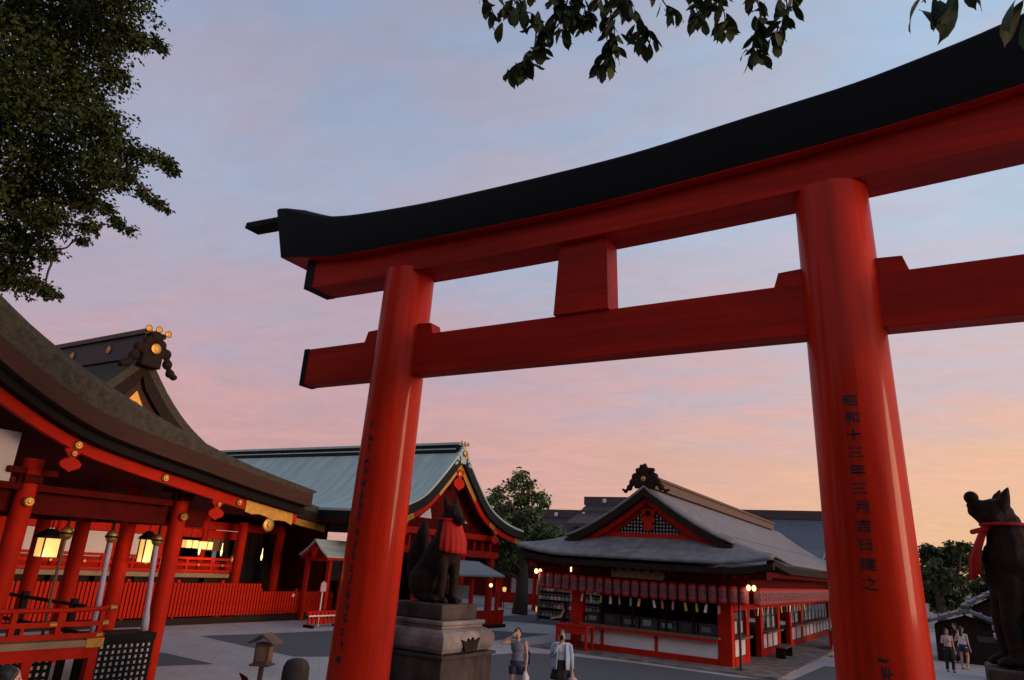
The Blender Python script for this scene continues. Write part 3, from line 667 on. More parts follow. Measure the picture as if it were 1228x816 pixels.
on = onigawara_curls(rb, H2X + .25, H2Y, 8.9, 1.25, 'dark_wood')
metal_disc(on, H2X + .42, H2Y, 9.45, .19)
for dy in (-.38, 0, .38): metal_disc(on, H2X + .35, H2Y + dy, 10.18 - abs(dy) * .15, .13)
MB().prism([(H2X - .2, H2Y, 7.95), (H2X - .2, H2Y - .62, 7.0), (H2X - .2, H2Y + .62, 7.0)], (.05, 0, 0)).build('gilt_pendant', 'gold', bar2)
metal_disc(bar2, H2X - .14, H2Y, 7.4, .17)
e = b4[-8:]; ee = b3[-8:]
strip(MB(), ee, e, H2X - .155, H2X - .13).build('gilt_end', 'gold', bar2)
MB().prism([(H2X - .5, H2Y - 8.6, 4.3), (H2X - .5, H2Y + 8.6, 4.3), (H2X - .5, H2Y + 5, 5.0), (H2X - .5, H2Y + 2, 6.2), (H2X - .5, H2Y, 8.2), (H2X - .5, H2Y - 2, 6.2), (H2X - .5, H2Y - 5, 5.0)], (-.1, 0, 0)).build('gable_wall', 'red_wood_dark_shaded', main)
# front wall, veranda and rail
MX = -27.5
box('back_wall', 'dark_wood', -32, -31.8, 5, 24, 0, 4.2, main)
box('front_floor', 'floor_wood', -31.7, -26.0, 5, 20.65, 1.60, 1.76, main)
box('floor_skirt', 'dark_wood', -31.6, -26.3, 5.2, 20.4, 0, 1.598, main)
for k in range(9): box('floor_bracket', 'dark_wood', -26.3, -26.02, 7.5 + k * 1.5, 7.75 + k * 1.5, 1.35, 1.597, main)
for z, h in ((2.32, .05), (2.08, .045), (1.84, .05)): box('rail', 'vermilion_matt', -26.22, -26.12, 5, 20.72, z - h, z + h, main)
for y in np.arange(6, 20.6, 1.15): box('rail_post', 'vermilion_matt', -26.215, -26.125, y - .05, y + .05, 1.765, 2.36, main)
for y in np.arange(6.5, 20.6, 1.15): MB().lathe((-26.11, y, 2.08), [(.07, 0), (.05, .04)], 8, 'X').build('boss', 'gold', main)
MB().lathe((-26.17, 20.78, 2.36), [(.06, -.12), (.07, .05), (.02, .14)], 10).build('finial', 'gold', main)
for y in np.arange(6.2, 21, 2.0): MB().lathe((MX, y, 1.76), [(.16, 0), (.16, 2.7)], 14).build('post', 'vermilion_matt', main, smooth='auto')
for k in range(8):
    y = 6.2 + k * 2.0
    if k < 6: box('wall_panel', 'plaster', MX - .04, MX + .02, y + .2, y + 1.8, 2.20, 3.12, main)
    box('lower_board', 'vermilion_matt', MX - .05, MX + .04, y + .17, y + 1.83, 1.77, 2.18, main)
    box('upper_board', 'vermilion_matt', MX - .05, MX + .05, y + .17, y + 1.83, 3.14, 3.5, main)
box('head_beam', 'vermilion_matt', MX - .15, MX + .15, 5, 24.5, 3.52, 3.85, main)
for y in (21.45, 23.6): MB().lathe((-26.6, y, 0), [(.2, 0), (.2, 3.9)], 16).build('post', 'vermilion_matt', main, smooth='auto')
for k in range(3):
    box('blind', 'brown_wood', MX - .03, MX, 20.25 + k * .42, 20.63 + k * .42, 2.62, 3.5, main); box('blind_edge', 'black_paint', MX - .035, MX + .008, 20.63 + k * .42, 20.66 + k * .42, 2.6, 3.5, main)
for k in range(5): box('blind', 'dark_wood', MX - .03, MX, 21.8 + k * .45, 22.2 + k * .45, 2.4, 3.5, main)
box('screen_frame', 'dark_wood', MX - .3, MX - .25, 21.2, 25, 0, 3.5, main)
for k in range(4): box('screen_pane', 'glass_dark', MX - .245, MX - .235, 21.75 + k * .6, 22.25 + k * .6, 1.55, 2.35, main)
for x, y, z, w, h in ((-26.4, 18.80, 2.86, .30, .30), (-26.4, 19.52, 2.84, .30, .30)):
    t = thing('paper_lantern', 'square glowing paper lantern hanging over the main hall veranda', 'lantern', (x, y, z - h / 2), 'lit lanterns over the main hall veranda')
    box('paper_shade', 'lamp_lit', x - w / 2, x + w / 2, y - w * .85, y + w * .85, z - h / 2, z + h / 2, t)
    box('frame_bar', 'black_paint', x + w / 2 + .002, x + w / 2 + .014, y - .012, y + .012, z - h / 2, z + h / 2, t)
    MB().tube([(x, y, z + h / 2), (x, y, 3.5)], .012, 5).build('hanger', 'black_paint', t)
    point('lantern_light', (x + .7, y, z - .35), 9)
for k, (x, y, z) in enumerate([(-26.2, 19.15, 2.58), (-26.2, 20.22, 2.58), (-26.3, 22.45, 2.47)]):
    MB().lathe((x, y, z), [(.01, -.13), (.038, -.04), (.045, .09), (.024, .12), (.01, .4)], 10).build('pendant_lamp', 'lamp_bright', label=['small bright pendant lamp under the square paper lanterns', 'small bright pendant lamp past the veranda rail end', 'small bright pendant lamp before the dark screens'][k], cat='lamp', smooth=True)

# ------------------------------------------------------------------ picket fence
fence = thing('picket_fence', 'long red picket fence in front of the main hall', 'fence', (-24.5, 17.5, 0))
FX = -24.5
def picket(z1): return MB().prism([(FX, -.05, .30), (FX, .05, .30), (FX, .05, z1 - .05), (FX, 0, z1), (FX, -.05, z1 - .05)], (-.06, 0, 0)).build('picket', 'vermilion_matt', fence, origin=(FX, 0, .30))
pk = picket(1.50); pk2 = picket(1.20); y = 9.5; first = {1: True, 2: True}
while y < 25.4:
    src, k = (pk, 1) if y < 21.2 else (pk2, 2)
    if first[k]: src.location = Vector((FX, y, .30)) - wl(fence); first[k] = False
    else: dup(src, fence, (FX, y, .30))
    y += .145
for z in (.42, 1.15): box('fence_rail', 'vermilion_matt', FX - .13, FX - .065, 9.4, 21.25, z, z + .09, fence)
for z in (.42, .95): box('fence_rail', 'vermilion_matt', FX - .13, FX - .065, 21.26, 25.5, z, z + .08, fence)
for y in np.arange(9.6, 25.6, 1.95): box('fence_post', 'vermilion_matt', FX - .23, FX - .135, y - .06, y + .06, 0, 1.28 if y > 21.2 else 1.58, fence)
box('fence_sill', 'dark_wood', FX - .2, FX + .02, 9.4, 25.5, .0, .24, fence)
MB().lathe((FX + .005, 22.95, 1.02), [(.07, 0), (.07, .02), (.02, .025)], 12, 'X').build('fence_plate', 'plaster', fence)
# ------------------------------------------------------------------ small gabled shelter
sh = thing('small_shelter', 'little red shelter with copper gable roof at the fence end', 'shelter', (-23.6, 24.6, 0))
def gable_roof_y(parent, xc, hw, y0, y1, zr, ze, th, m, name='roof'):
    P = [(xc - hw, ze), (xc - hw * .5, ze + (zr - ze) * .42), (xc, zr), (xc + hw * .5, ze + (zr - ze) * .42), (xc + hw, ze)]
    mb = MB(); a = [(p[0], y0, p[1]) for p in P] + [(p[0], y0, p[1] - th) for p in P[::-1]]
    return mb.prism(a, (0, y1 - y0, 0)).build(name, m, parent)
gable_roof_y(sh, -23.7, .85, 23.0, 26.0, 3.42, 2.75, .07, 'copper_green')
gable_roof_y(sh, -23.7, .82, 23.08, 25.9, 3.345, 2.67, .10, 'vermilion_matt', 'barge_board')
for x in (-24.35, -23.05):
    for y in (23.4, 25.6): box('post', 'vermilion_matt', x - .08, x + .08, y - .08, y + .08, 0, 2.72, sh)
box('cross_beam', 'vermilion_matt', -24.4, -23.0, 23.36, 23.44, 2.5, 2.66, sh)
MB().prism([(-23.9, 23.05, 3.1), (-23.5, 23.05, 3.1), (-23.55, 23.05, 2.75), (-23.7, 23.05, 2.6), (-23.85, 23.05, 2.75)], (0, .05, 0)).build('gable_pendant', 'vermilion_matt', sh)
box('notice_board', 'dark_wood', -24.3, -23.1, 25.5, 25.55, .8, 2.5, sh)
for k in range(3): box('paper_notice', 'paper_white', -24.15 + k * .4, -23.9 + k * .4, 25.48, 25.496, 1.9, 2.3, sh)
# low red stand with pale rail, and a post sign
rs = thing('red_stand', 'low red stand with pale top bar before the fence', 'stand', (-21.9, 22.4, 0))
for y in np.arange(21.6, 23.3, .22): box('slat', 'vermilion_matt', -22.0, -21.95, y - .06, y + .06, .12, .58, rs)
box('stand_rail', 'vermilion_matt', -22.06, -22.005, 21.5, 23.4, .45, .62, rs); box('top_bar', 'white_rail', -21.94, -21.88, 21.5, 23.3, .42, .47, rs)
for y in (21.6, 23.2): box('foot', 'black_paint', -22.2, -21.7, y - .06, y + .06, 0, .11, rs)
ps = thing('post_sign', 'small red sign plate on thin pole behind the low red stand', 'sign', (-22.2, 22.35, 0))
MB().tube([(-22.2, 22.35, 0), (-22.2, 22.35, 1.5)], .03, 8).build('pole', 'white_rail', ps)
MB().prism([(-22.16, 22.2, 1.35), (-22.16, 22.5, 1.35), (-22.16, 22.5, 1.65), (-22.16, 22.35, 1.76), (-22.16, 22.2, 1.65)], (-.04, 0, 0)).build('sign_plate', 'pink_cloth', ps)

# ------------------------------------------------------------------ hall with the green copper roof
H3X, H3Y = -21.0, 29.9
g = thing('copper_hall', 'shrine hall with pale green copper roof and gilded red gable', 'shrine hall', (-30, H3Y, 0))
p3 = [(0, 8.35), (.5, 8.02), (1.5, 7.02), (2.85, 5.84), (4.2, 5.24), (5.4, 4.95), (6.7, 4.78)]
r3, bar3, top3, b3, b4 = gable_roof_x(g, p3, H3Y, H3X, -48, .10, 'copper_green', 'copper_dark', .42)
box('ridge', 'copper_dark', -48.2, H3X - .35, H3Y - .30, H3Y + .30, 8.2, 8.62, r3)
rc = box('ridge_cap', 'copper_green', -48.3, H3X - .15, H3Y - .40, H3Y + .40, 8.623, 8.74, r3)
box('ridge_line', 'copper_green', -48.2, H3X - .36, H3Y - .33, H3Y + .33, 8.38, 8.44, r3)
on = onigawara_curls(rc, H3X - .05, H3Y, 7.75, .85, 'copper_green')
for dy in (-.3, 0, .3): metal_disc(on, H3X, H3Y + dy, 8.72, .10)
metal_disc(on, H3X + .12, H3Y, 8.2, .17)
nn = len(b3); mid = nn // 2
def gilt(i0, i1): strip(MB(), [(p[0], p[1] + .004) for p in b3[i0:i1]], b4[i0:i1], H3X - .158, H3X - .135).build('gilt_mount', 'gold', bar3)
gilt(mid - 9, mid + 1); gilt(mid, mid + 10); gilt(nn - 4, nn); gilt(0, 4); gilt(mid + 15, mid + 18); gilt(mid - 18, mid - 15)
gegyo(bar3, H3X - .2, H3Y, 7.35, 1.0)
for s in (-1, 1): gegyo(bar3, H3X - .25, H3Y + s * 3.9, 4.62, .75)
wy = [(H3Y - 5.6, 3.5), (H3Y + 5.6, 3.5), (H3Y + 5.4, 4.1), (H3Y + 3.3, 4.75), (H3Y + 1.4, 5.9), (H3Y, 7.1), (H3Y - 1.4, 5.9), (H3Y - 3.3, 4.75), (H3Y - 5.4, 4.1)]
MB().prism([(H3X - .9, a, b) for a, b in wy], (-.1, 0, 0)).build('gable_wall', 'red_wood_dark_shaded', g)
for dy in (-1.6, 1.6): MB().prism([(H3X - .88, H3Y + dy - .5, 4.8), (H3X - .88, H3Y + dy + .5, 4.8), (H3X - .88, H3Y + dy * .8, 5.3)], (.02, 0, 0)).build('gable_panel', 'plaster', g)
for z, h in ((3.1, .35), (4.0, .3)): box('cross_beam', 'vermilion_matt', H3X - .98, H3X - .6, H3Y - 5, H3Y + 5, z, z + h, g, bevel=.02)
for k in range(12):
    y = H3Y - 4.4 + k * .8; box('frieze_strut', 'vermilion_matt', H3X - .93, H3X - .75, y - .07, y + .07, 3.45, 4.0, g)
for y in (H3Y - 4.6, H3Y - 1.7, H3Y + 1.7, H3Y + 4.6): MB().lathe((H3X - .8, y, 0), [(.2, 0), (.2, 3.1)], 16).build('post', 'vermilion_matt', g, smooth='auto')
box('rear_wall', 'red_wood_dark_shaded', -31, -30.8, H3Y - 5, H3Y + 5, 0, 3.5, g)
for y in (H3Y - 5.0, H3Y + 4.9): box('side_wall', 'red_wood_dark_shaded', -30.8, H3X - 4, y, y + .1, 0, 4.3, g)
for k in range(5): box('wall_panel', 'plaster', -30.79, -30.76, H3Y - 4.6 + k * 1.9, H3Y - 3.0 + k * 1.9, 1.3, 2.4, g)
# stall with pale canopy before the copper hall
stl = thing('canopy_stall', 'small open stall with pale hipped canopy under the copper gable', 'stall', (-19.8, 29.0, 0))
MB().loft([[(-20.8, 26.0, 2.25), (-18.9, 26.0, 2.25), (-18.9, 31.3, 2.25), (-20.8, 31.3, 2.25)], [(-20.8, 26.0, 2.33), (-18.9, 26.0, 2.33), (-18.9, 31.3, 2.33), (-20.8, 31.3, 2.33)], [(-19.95, 27.3, 2.92), (-19.75, 27.3, 2.92), (-19.75, 30.1, 2.92), (-19.95, 30.1, 2.92)]]).build('canopy', 'canvas_grey', stl)
for x in (-20.6, -19.1):
    for y in (26.3, 28.7, 31.0): box('post', 'vermilion_matt', x - .07, x + .07, y - .07, y + .07, 0, 2.25, stl)
box('back_curtain', 'canvas_pale', -20.66, -20.64, 28.8, 31.0, 1.1, 1.75, stl)
MB().sph((-19.3, 30.7, 1.85), .09, 10).build('round_lamp', 'lamp_bright', label='round bright lamp hanging in the canopy stall', cat='lamp', smooth=True)
rf = thing('red_barrier', 'short red slatted barrier before the canopy stall', 'barrier', (-18.6, 29.7, 0))
for y in np.arange(28.6, 30.9, .17): box('slat', 'vermilion_matt', -18.63, -18.58, y - .05, y + .05, .15, .78, rf)
for z in (.22, .70): box('barrier_rail', 'vermilion_matt', -18.7, -18.635, 28.5, 31.0, z, z + .08, rf)
box('barrier_sill', 'black_paint', -18.8, -18.5, 28.5, 31.0, 0, .14, rf)
# covered walk further back, with red posts and lamps
wk = thing('covered_walk', 'red posted covered walk behind the court tree', 'walkway', (-25, 44, 0))
for k in range(7): MB().lathe((-26.5 + k * 1.3, 43.5, 0), [(.13, 0), (.13, 2.9)], 12).build('post', 'vermilion_matt', wk, smooth='auto')
box('eave_beam', 'red_wood_dark_shaded', -27.5, -17.5, 43.3, 43.7, 2.9, 3.2, wk)
for k in range(6): box('wall_panel', 'plaster', -26.3 + k * 1.3, -25.4 + k * 1.3, 44.5, 44.56, 1.0, 2.0, wk)
box('lower_board', 'vermilion_matt', -27.5, -17.5, 44.49, 44.55, .3, .98, wk)
box('floor_rail', 'vermilion_matt', -27.5, -17.5, 43.42, 43.5, .7, .82, wk)
box('roof', 'dark_tile', -28, -17, 42.8, 46, 3.2, 3.45, wk)
for k, (px, py) in enumerate(((605, 707), (645, 731))):
    p = atY(px, py, 42.9 if k == 0 else 38.5); t = thing('small_lantern', ['small glowing lantern on the covered walk', 'small glowing lantern low before the plaque rack'][k], 'lantern', tuple(p - np.array([0, 0, .15])))
    MB().lathe(tuple(p), [(.05, -.16), (.12, -.1), (.13, .1), (.05, .16)], 12).build('shade', 'lamp_lit', t, smooth=True)
    MB().lathe(tuple(p), [(.14, .16), (.02, .24)], 12).build('cap', 'black_paint', t); MB().tube([p + np.array([0, 0, -.15]), (p[0], p[1], 0)], .025, 6).build('pole', 'dark_wood', t)

# ------------------------------------------------------------------ amulet office
OC, OH = -9.72, 4.85            # ridge X, half span at the eave
OY0, OYG, OY1 = 24.9, 26.75, 52.0
off = thing('amulet_office', 'red and white amulet office with grey hip and gable roof', 'shrine office', (OC, 38, 0))
ZR = 6.12
def side_z(u):
    t = min(abs(u) / OH, 1.0); return ZR - (ZR - 3.50) * (1.42 * t - .42 * t * t)
def front_z(y):
    t = (y - OY0) / (OYG - OY0); return 3.36 + .88 * (.80 * t + .20 * t * t)
def lift(u, y):
    a = max(0, (abs(u) / OH - .55) / .45); b = max(0, 1 - (y - OY0) / 3.2); return .26 * a ** 2 * b
UG = max(u for u in np.linspace(0, OH, 200) if side_z(u) > 4.22)
def hip_z(u, y): return min(side_z(u), front_z(y)) + lift(u, y)
mb = MB(); nu, ny = 49, 15
us = np.linspace(-OH, OH, nu); yl = np.linspace(OY0, OYG + .3, ny)
mb.loft([[(OC + u, y, hip_z(u, y)) for u in us] for y in yl], False, False)
skirt = mb.build('skirt_roof', 'grey_shingle', off, smooth=True)
s_ = skirt.modifiers.new('s', 'SOLIDIFY'); s_.thickness = .10; s_.offset = -1
for s in (-1, 1):       # lower side slopes
    mb = MB(); mb.loft([[(OC + s * u, y, side_z(u) + lift(u, y)) for u in np.linspace(UG - .25, OH, 12)] for y in [OYG + .30] + list(np.linspace(OYG + .6, OY1, 24))], False, False)
    r = mb.build('side_roof', 'grey_shingle', off, smooth=True); q = r.modifiers.new('s', 'SOLIDIFY'); q.thickness = .10; q.offset = 1 if s > 0 else -1
mb = MB(); uu = np.linspace(-UG - .28, UG + .28, 33); yv = 25.95
mb.loft([[(OC + u, y, side_z(u) + .012 + .05 * (abs(u) / UG) ** 6) for u in uu] for y in np.linspace(yv, OY1, 20)], False, False)
up = mb.build('gable_roof', 'grey_shingle', off, smooth=True); q = up.modifiers.new('s', 'SOLIDIFY'); q.thickness = .09; q.offset = -1
# dark thick verge and eave edges
def ribbon(name, m, pts_top, h, d, parent):
    """pts_top polyline; h height downwards, d = offset vector for thickness"""
    mb = MB(); d = Vector(d)
    mb.loft([[Vector(p), Vector(p) + d, Vector(p) + d - Vector((0, 0, h)), Vector(p) - Vector((0, 0, h))] for p in pts_top]); return mb.build(name, m, parent, smooth='auto')
for s in (-1, 1):
    ribbon('verge_edge', 'dark_wood', [(OC + s * u, yv + .01, side_z(u) - .09) for u in np.linspace(0, UG + .26, 20)], .30, (0, .30, 0), up)
    ribbon('barge_board', 'vermilion_matt', [(OC + s * u, yv + .32, side_z(u) - .40) for u in np.linspace(.0, UG - .15, 18)], .22, (0, .10, 0), off)
ribbon('eave_edge', 'dark_wood', [(OC + u, OY0 + .02, hip_z(u, OY0) - .10) for u in np.linspace(-OH + .02, OH - .02, 40)], .20, (0, .25, 0), skirt)
for s in (-1, 1):
    ribbon('eave_edge', 'dark_wood', [(OC + s * (OH - .02), y, hip_z(OH, y) - .10 if y < OYG else side_z(OH) + lift(OH, y) - .10) for y in list(np.linspace(OY0 + .28, 29, 16)) + [34, 40, OY1]], .20, (-s * .25, 0, 0), skirt)
# gable triangle
GY = 26.62
tri = [(-UG + .15, 4.22), (UG - .15, 4.22)] + [(u, side_z(u) - .55) for u in np.linspace(UG - .75, -UG + .75, 15)]
MB().prism([(OC + a, GY, max(b, 4.22)) for a, b in tri], (0, .08, 0)).build('gable_board', 'vermilion_matt', off)
box('gable_sill', 'vermilion_matt', OC - UG + .2, OC + UG - .2, GY - .14, GY - .002, 4.18, 4.36, off)
def gz(u): return side_z(u) - .80
wmb = MB(); us_ = np.linspace(-1.9, 1.9, 40)
pan = [(u, gz(u)) for u in us_ if gz(u) > 4.42]
MB().prism([(OC + pan[0][0], GY - .012, 4.38)] + [(OC + a, GY - .012, b) for a, b in pan] + [(OC + pan[-1][0], GY - .012, 4.38)], (0, .008, 0)).build('lattice_backing', 'plaster', off)
lt = MB()
for u in np.arange(-2.21, 2.22, .13):
    if gz(u) > 4.44: lt.bx(OC + u - .028, OC + u + .028, GY - .045, GY - .013, 4.37, gz(u) + .03)
for z in np.arange(4.47, 5.4, .13):
    w = max([abs(u) for u in np.linspace(0, 2.4, 60) if gz(u) > z] or [0])
    if w > .1: lt.bx(OC - w, OC + w, GY - .05, GY - .014, z - .026, z + .026)
lt.build('gable_lattice', 'black_paint', off, kind='stuff')
half = [(0, 0), (.34, -.06), (.30, -.2), (.16, -.34), (.34, -.42), (.26, -.56), (.16, -.62), (.24, -.80), (.1, -.92), (0, -.95)]
gp = MB().prism([(OC + a * .95, GY - .16, 5.32 + b * .92) for a, b in half] + [(OC - a * .95, GY - .16, 5.32 + b * .92) for a, b in half[-2:0:-1]], (0, .07, 0)).build('gable_pendant', 'vermilion_matt', off, bevel=.015)
MB().lathe((OC, GY - .17, 5.12), [(.11, 0), (.11, -.03), (.04, -.06)], 12, 'Y').build('boss', 'bronze', gp)
# ridge and its end ornament
rg = box('ridge', 'brown_ridge', OC - .26, OC + .26, 26.2, OY1 - 3, ZR - .05, ZR + .30, off)
box('ridge_cap', 'brown_ridge', OC - .34, OC + .34, 26.3, OY1 - 3, ZR + .302, ZR + .40, rg)
A = MB(); ox, oy, oz = OC, 26.1, ZR + .05
A.box((ox, oy, oz + .1), (.8, .22, .5))
for dx, dz, r in [(0, .62, .13), (-.2, .52, .14), (.2, .52, .14), (-.02, .42, .2), (-.40, .30, .15), (.40, .30, .15), (-.50, .08, .15), (.52, .08, .15), (-.62, -.12, .13), (.66, -.1, .13), (-.78, -.26, .08), (.84, -.24, .08), (-.88, -.2, .05), (.95, -.2, .05), (-.3, .55, .09), (.32, .56, .09), (0, .74, .08), (-.14, .70, .08)]:
    A.sph((ox + dx, oy, oz + dz), (r, .13, r), 10)
on = organic(A, 'ridge_ornament', 'dark_wood', off, .03, 1)
MB().lathe((ox, oy - .14, oz + .2), [(.10, .02), (.10, -.03), (.03, -.05)], 12, 'Y').build('boss', 'gold', on)
# walls: front along Y = 26.3, side along X = -6.62
WX0, WX1, WY = -12.75, -6.62, 26.3
PXs = [-12.62, -10.95, -9.30, -6.95]
for x, w in ((-12.55, .22), (-6.86, .24)): box('pier', 'vermilion_matt', x - w, x + w, WY, WY + .4, .07, 2.95, off, bevel=.01)
for x in (-11.6, -10.3, -9.0, -8.0): box('mullion', 'dark_wood', x - .035, x + .035, WY + .1, WY + .17, .98, 2.4, off)
for x in (-11.45, -9.33): box('post', 'vermilion_matt', x - .055, x + .055, WY - .01, WY + .1, .25, .88, off)
for x0, x1 in ((-12.32, -11.51), (-11.39, -9.39), (-9.27, -7.12)): box('wall_panel', 'plaster', x0, x1, WY + .03, WY + .09, .27, .87, off)
box('base_rail', 'vermilion_matt', -12.32, -7.11, WY - .03, WY + .12, .075, .265, off); 
ct = box('counter', 'brown_wood', -12.32, -7.0, WY - .22, WY + .5, .89, .97, off, bevel=.008); box('counter_edge', 'vermilion_matt', -12.3, -7.11, WY - .21, WY - .02, .80, .886, ct)
for k in range(7):
    x = -12.2 + k * .73; cs = box('display_case', 'glass_dark', x, x + .66, WY + .2, WY + .45, .975, 1.36, off)
    box('case_papers', ['canvas_grey', 'dark_tile', 'granite', 'canvas_grey'][k % 4], x + .10, x + .42 + .05 * (k % 3), WY + .18, WY + .196, 1.08, 1.24 + .04 * (k % 2), cs)
box('inner_wall', 'dark_wood', -12.4, -7.0, 28.2, 28.3, .07, 3.0, off)
box('office_floor', 'dark_wood', -12.5, -7.1, 26.6, 50, .071, .3, off)
box('ceiling', 'red_wood_dark_shaded', OC - OH + .28, OC + OH - .28, OY0 + .28, OY1 - .2, 3.06, 3.22, off)
box('eave_beam', 'red_wood_dark_shaded', -13.6, -5.9, 25.75, 25.95, 2.72, 2.95, off); box('eave_beam', 'red_wood_dark_shaded', -6.05, -5.85, 25.96, 51.5, 2.72, 2.95, off)
box('head_beam', 'vermilion_matt', -12.77, -6.62, WY + .02, WY + .35, 2.42, 2.72, off); box('head_beam', 'vermilion_matt', -6.9, -6.60, WY + .42, 51, 2.45, 2.75, off)
# rafters below the front and side eaves
r0 = None
for x in np.arange(-14.2, -5.1, .36):
    if r0 is None: r0 = MB().box((x, 25.6, 3.01), (.08, .75, .09)).build('rafter', 'red_wood_dark_shaded', off)
    else: dup(r0, off, WL[r0] + Vector((x + 14.2, 0, 0)))
r0 = None
for y in np.arange(26.4, 45, .36):
    if r0 is None: r0 = MB().box((-5.6, y, 3.01), (.75, .08, .09)).build('rafter', 'red_wood_dark_shaded', off)
    else: dup(r0, off, WL[r0] + Vector((0, y - 26.4, 0)))
# the bays of the long side
SX = -6.62
bays = [(26.72, 28.6, 'win'), (28.6, 31.0, 'door'), (31.0, 34.4, 'win'), (34.4, 37.2, 'door'), (37.2, 40.2, 'win'), (40.2, 50, 'win')]
for y0, y1, kd in bays:
    box('side_post', 'vermilion_matt', SX - .2, SX + .02, y1 - .22, y1 + .22, .07, 2.45, off, bevel=.01)
    if kd == 'win':
        box('base_rail', 'vermilion_matt', SX - .1, SX + .01, y0 + .02, y1 - .23, .075, .33, off); n = max(2, int((y1 - y0) / 1.1)); w = (y1 - .24 - y0) / n
        for k in range(n):
            box('wall_panel', 'plaster', SX - .07, SX - .02, y0 + k * w + .1, y0 + (k + 1) * w - .08, .35, .9, off)
            box('stile', 'vermilion_matt', SX - .09, SX + .005, y0 + (k + 1) * w - .075, y0 + (k + 1) * w + .075, .335, .92, off)
            box('window_pane', 'glass_dark', SX - .09, SX - .06, y0 + k * w + .1, y0 + (k + 1) * w - .06, 1.02, 1.8, off)
            box('window_paper', 'canvas_pale', SX - .055, SX - .045, y0 + k * w + .2, y0 + k * w + .2 + w * .35, 1.1, 1.5, off)
        box('side_counter', 'brown_wood', SX - .3, SX + .25, y0, y1 - .25, .93, 1.0, off)
    else: box('door_leaf', 'dark_wood', SX - .5, SX - .45, y0 + .2, y1 - .2, .08, 2.4, off)
    box('transom', 'vermilion_matt', SX - .1, SX + .005, y0 + .02, y1 - .23, 1.85, 2.05, off)
for k in range(4): box('transom_panel', 'plaster', SX - .05, SX + .012, 42.5 + k * 2, 43.6 + k * 2, 2.06, 2.44, off)
bar = thing('support_pole', 'thin dark pole holding up the office eave corner', 'pole', (-6.25, 25.9, 0))
MB().tube([(-6.25, 25.9, .07), (-6.25, 25.9, 2.72)], .045, 10).build('shaft', 'steel_rail', bar, smooth='auto'); MB().lathe((-6.25, 25.9, .07), [(.16, 0), (.16, .03), (.05, .05)], 14).build('foot_plate', 'steel_rail', bar)
box('signboard', 'brown_wood', -10.75, -8.75, 25.40, 25.46, 2.72, 3.06, label='dark wooden signboard with worn carved letters over the office front', cat='sign')
sg = MB(); rng = random.Random(11)
for i in range(5):
    for k in range(7):
        x = -10.5 + i * .38 + rng.uniform(0, .24); z = 2.78 + rng.uniform(0, .2); h = rng.random() < .5; L_ = rng.uniform(.06, .14)
        sg.bx(x, x + (L_ if h else .025), 25.390 - .0004 * k, 25.3995, z, z + (.025 if h else L_))
sgo = bpy.data.objects['signboard']; sg.build('carved_letters', 'floor_wood', sgo, kind='stuff')
# eave lanterns
prof = [(.07, -.30), (.105, -.295), (.142, -.255), (.155, -.13), (.158, 0), (.155, .13), (.142, .255), (.105, .295), (.07, .30)]
l0 = None
def eave_lantern(x, y, z, lab, grp):
    global l0
    if l0 is None: l0 = MB().lathe((x, y, z), prof, 14).build('eave_lantern', 'paper_lantern', smooth=True, origin=(x, y, z)); o = l0
    else: o = dup(l0, None, (x, y, z))
    o.rotation_euler = (rng.uniform(-.03, .03), rng.uniform(-.03, .03), rng.uniform(0, 6)); return tag(o, lab, 'lantern', grp)
for x in np.arange(-13.75, -5.75, .352): eave_lantern(x, 25.62, 2.36 + .06 * ((x + 9.7) / 4) ** 2, 'red paper lantern hanging in the row along the office front', 'lanterns of the office front')
for y in np.arange(25.95, 50.5, .36): eave_lantern(-5.62, y, 2.40, 'red paper lantern hanging in the row along the office side', 'lanterns of the office side')
box('lantern_rail', 'dark_wood', -13.95, -5.5, 25.60, 25.64, 2.69, 2.72, off); box('lantern_rail', 'dark_wood', -5.64, -5.60, 25.65, 50.8, 2.69, 2.72, off)
# hanging paper strips
cols = ['paper_red', 'paper_white', 'paper_green', 'paper_yellow', 'paper_white', 'paper_pink', 'paper_green', 'paper_yellow', 'paper_white', 'paper_red', 'paper_pink', 'paper_yellow', 'paper_yellow', 'paper_white', 'paper_pink']
protos = {}
def paper_strip(x, y, z, m, side):
    key = m; nm = m.split('_')[1]
    if key not in protos: o = MB().bx(-.045, .045, -.006, .006, -.27, 0).tube([(0, 0, 0), (0, 0, .12)], .004, 4).build('wish_strip', m, origin=(0, 0, 0)); protos[key] = o
    else: o = dup(protos[key])
    o.location = (x, y, z); o.rotation_euler = (rng.uniform(-.1, .1), rng.uniform(-.25, .25), (math.pi / 2 if side else 0) + rng.uniform(-.5, .5)); WL[o] = Vector((x, y, z))
    tag(o, f'{nm} paper strip dangling below the lanterns of the office {"side" if side else "front"}', 'paper strip', f'{nm} strips at the office {"side" if side else "front"}')
for k, x in enumerate(np.arange(-12.55, -6.6, .40)): paper_strip(x + rng.uniform(-.08, .08), 25.85, 2.02, cols[k % 15], False)
for k, y in enumerate(np.arange(26.2, 41, .62)): paper_strip(-6.1, y + rng.uniform(-.15, .15), 1.98, cols[(k * 4 + 1) % 15], True)
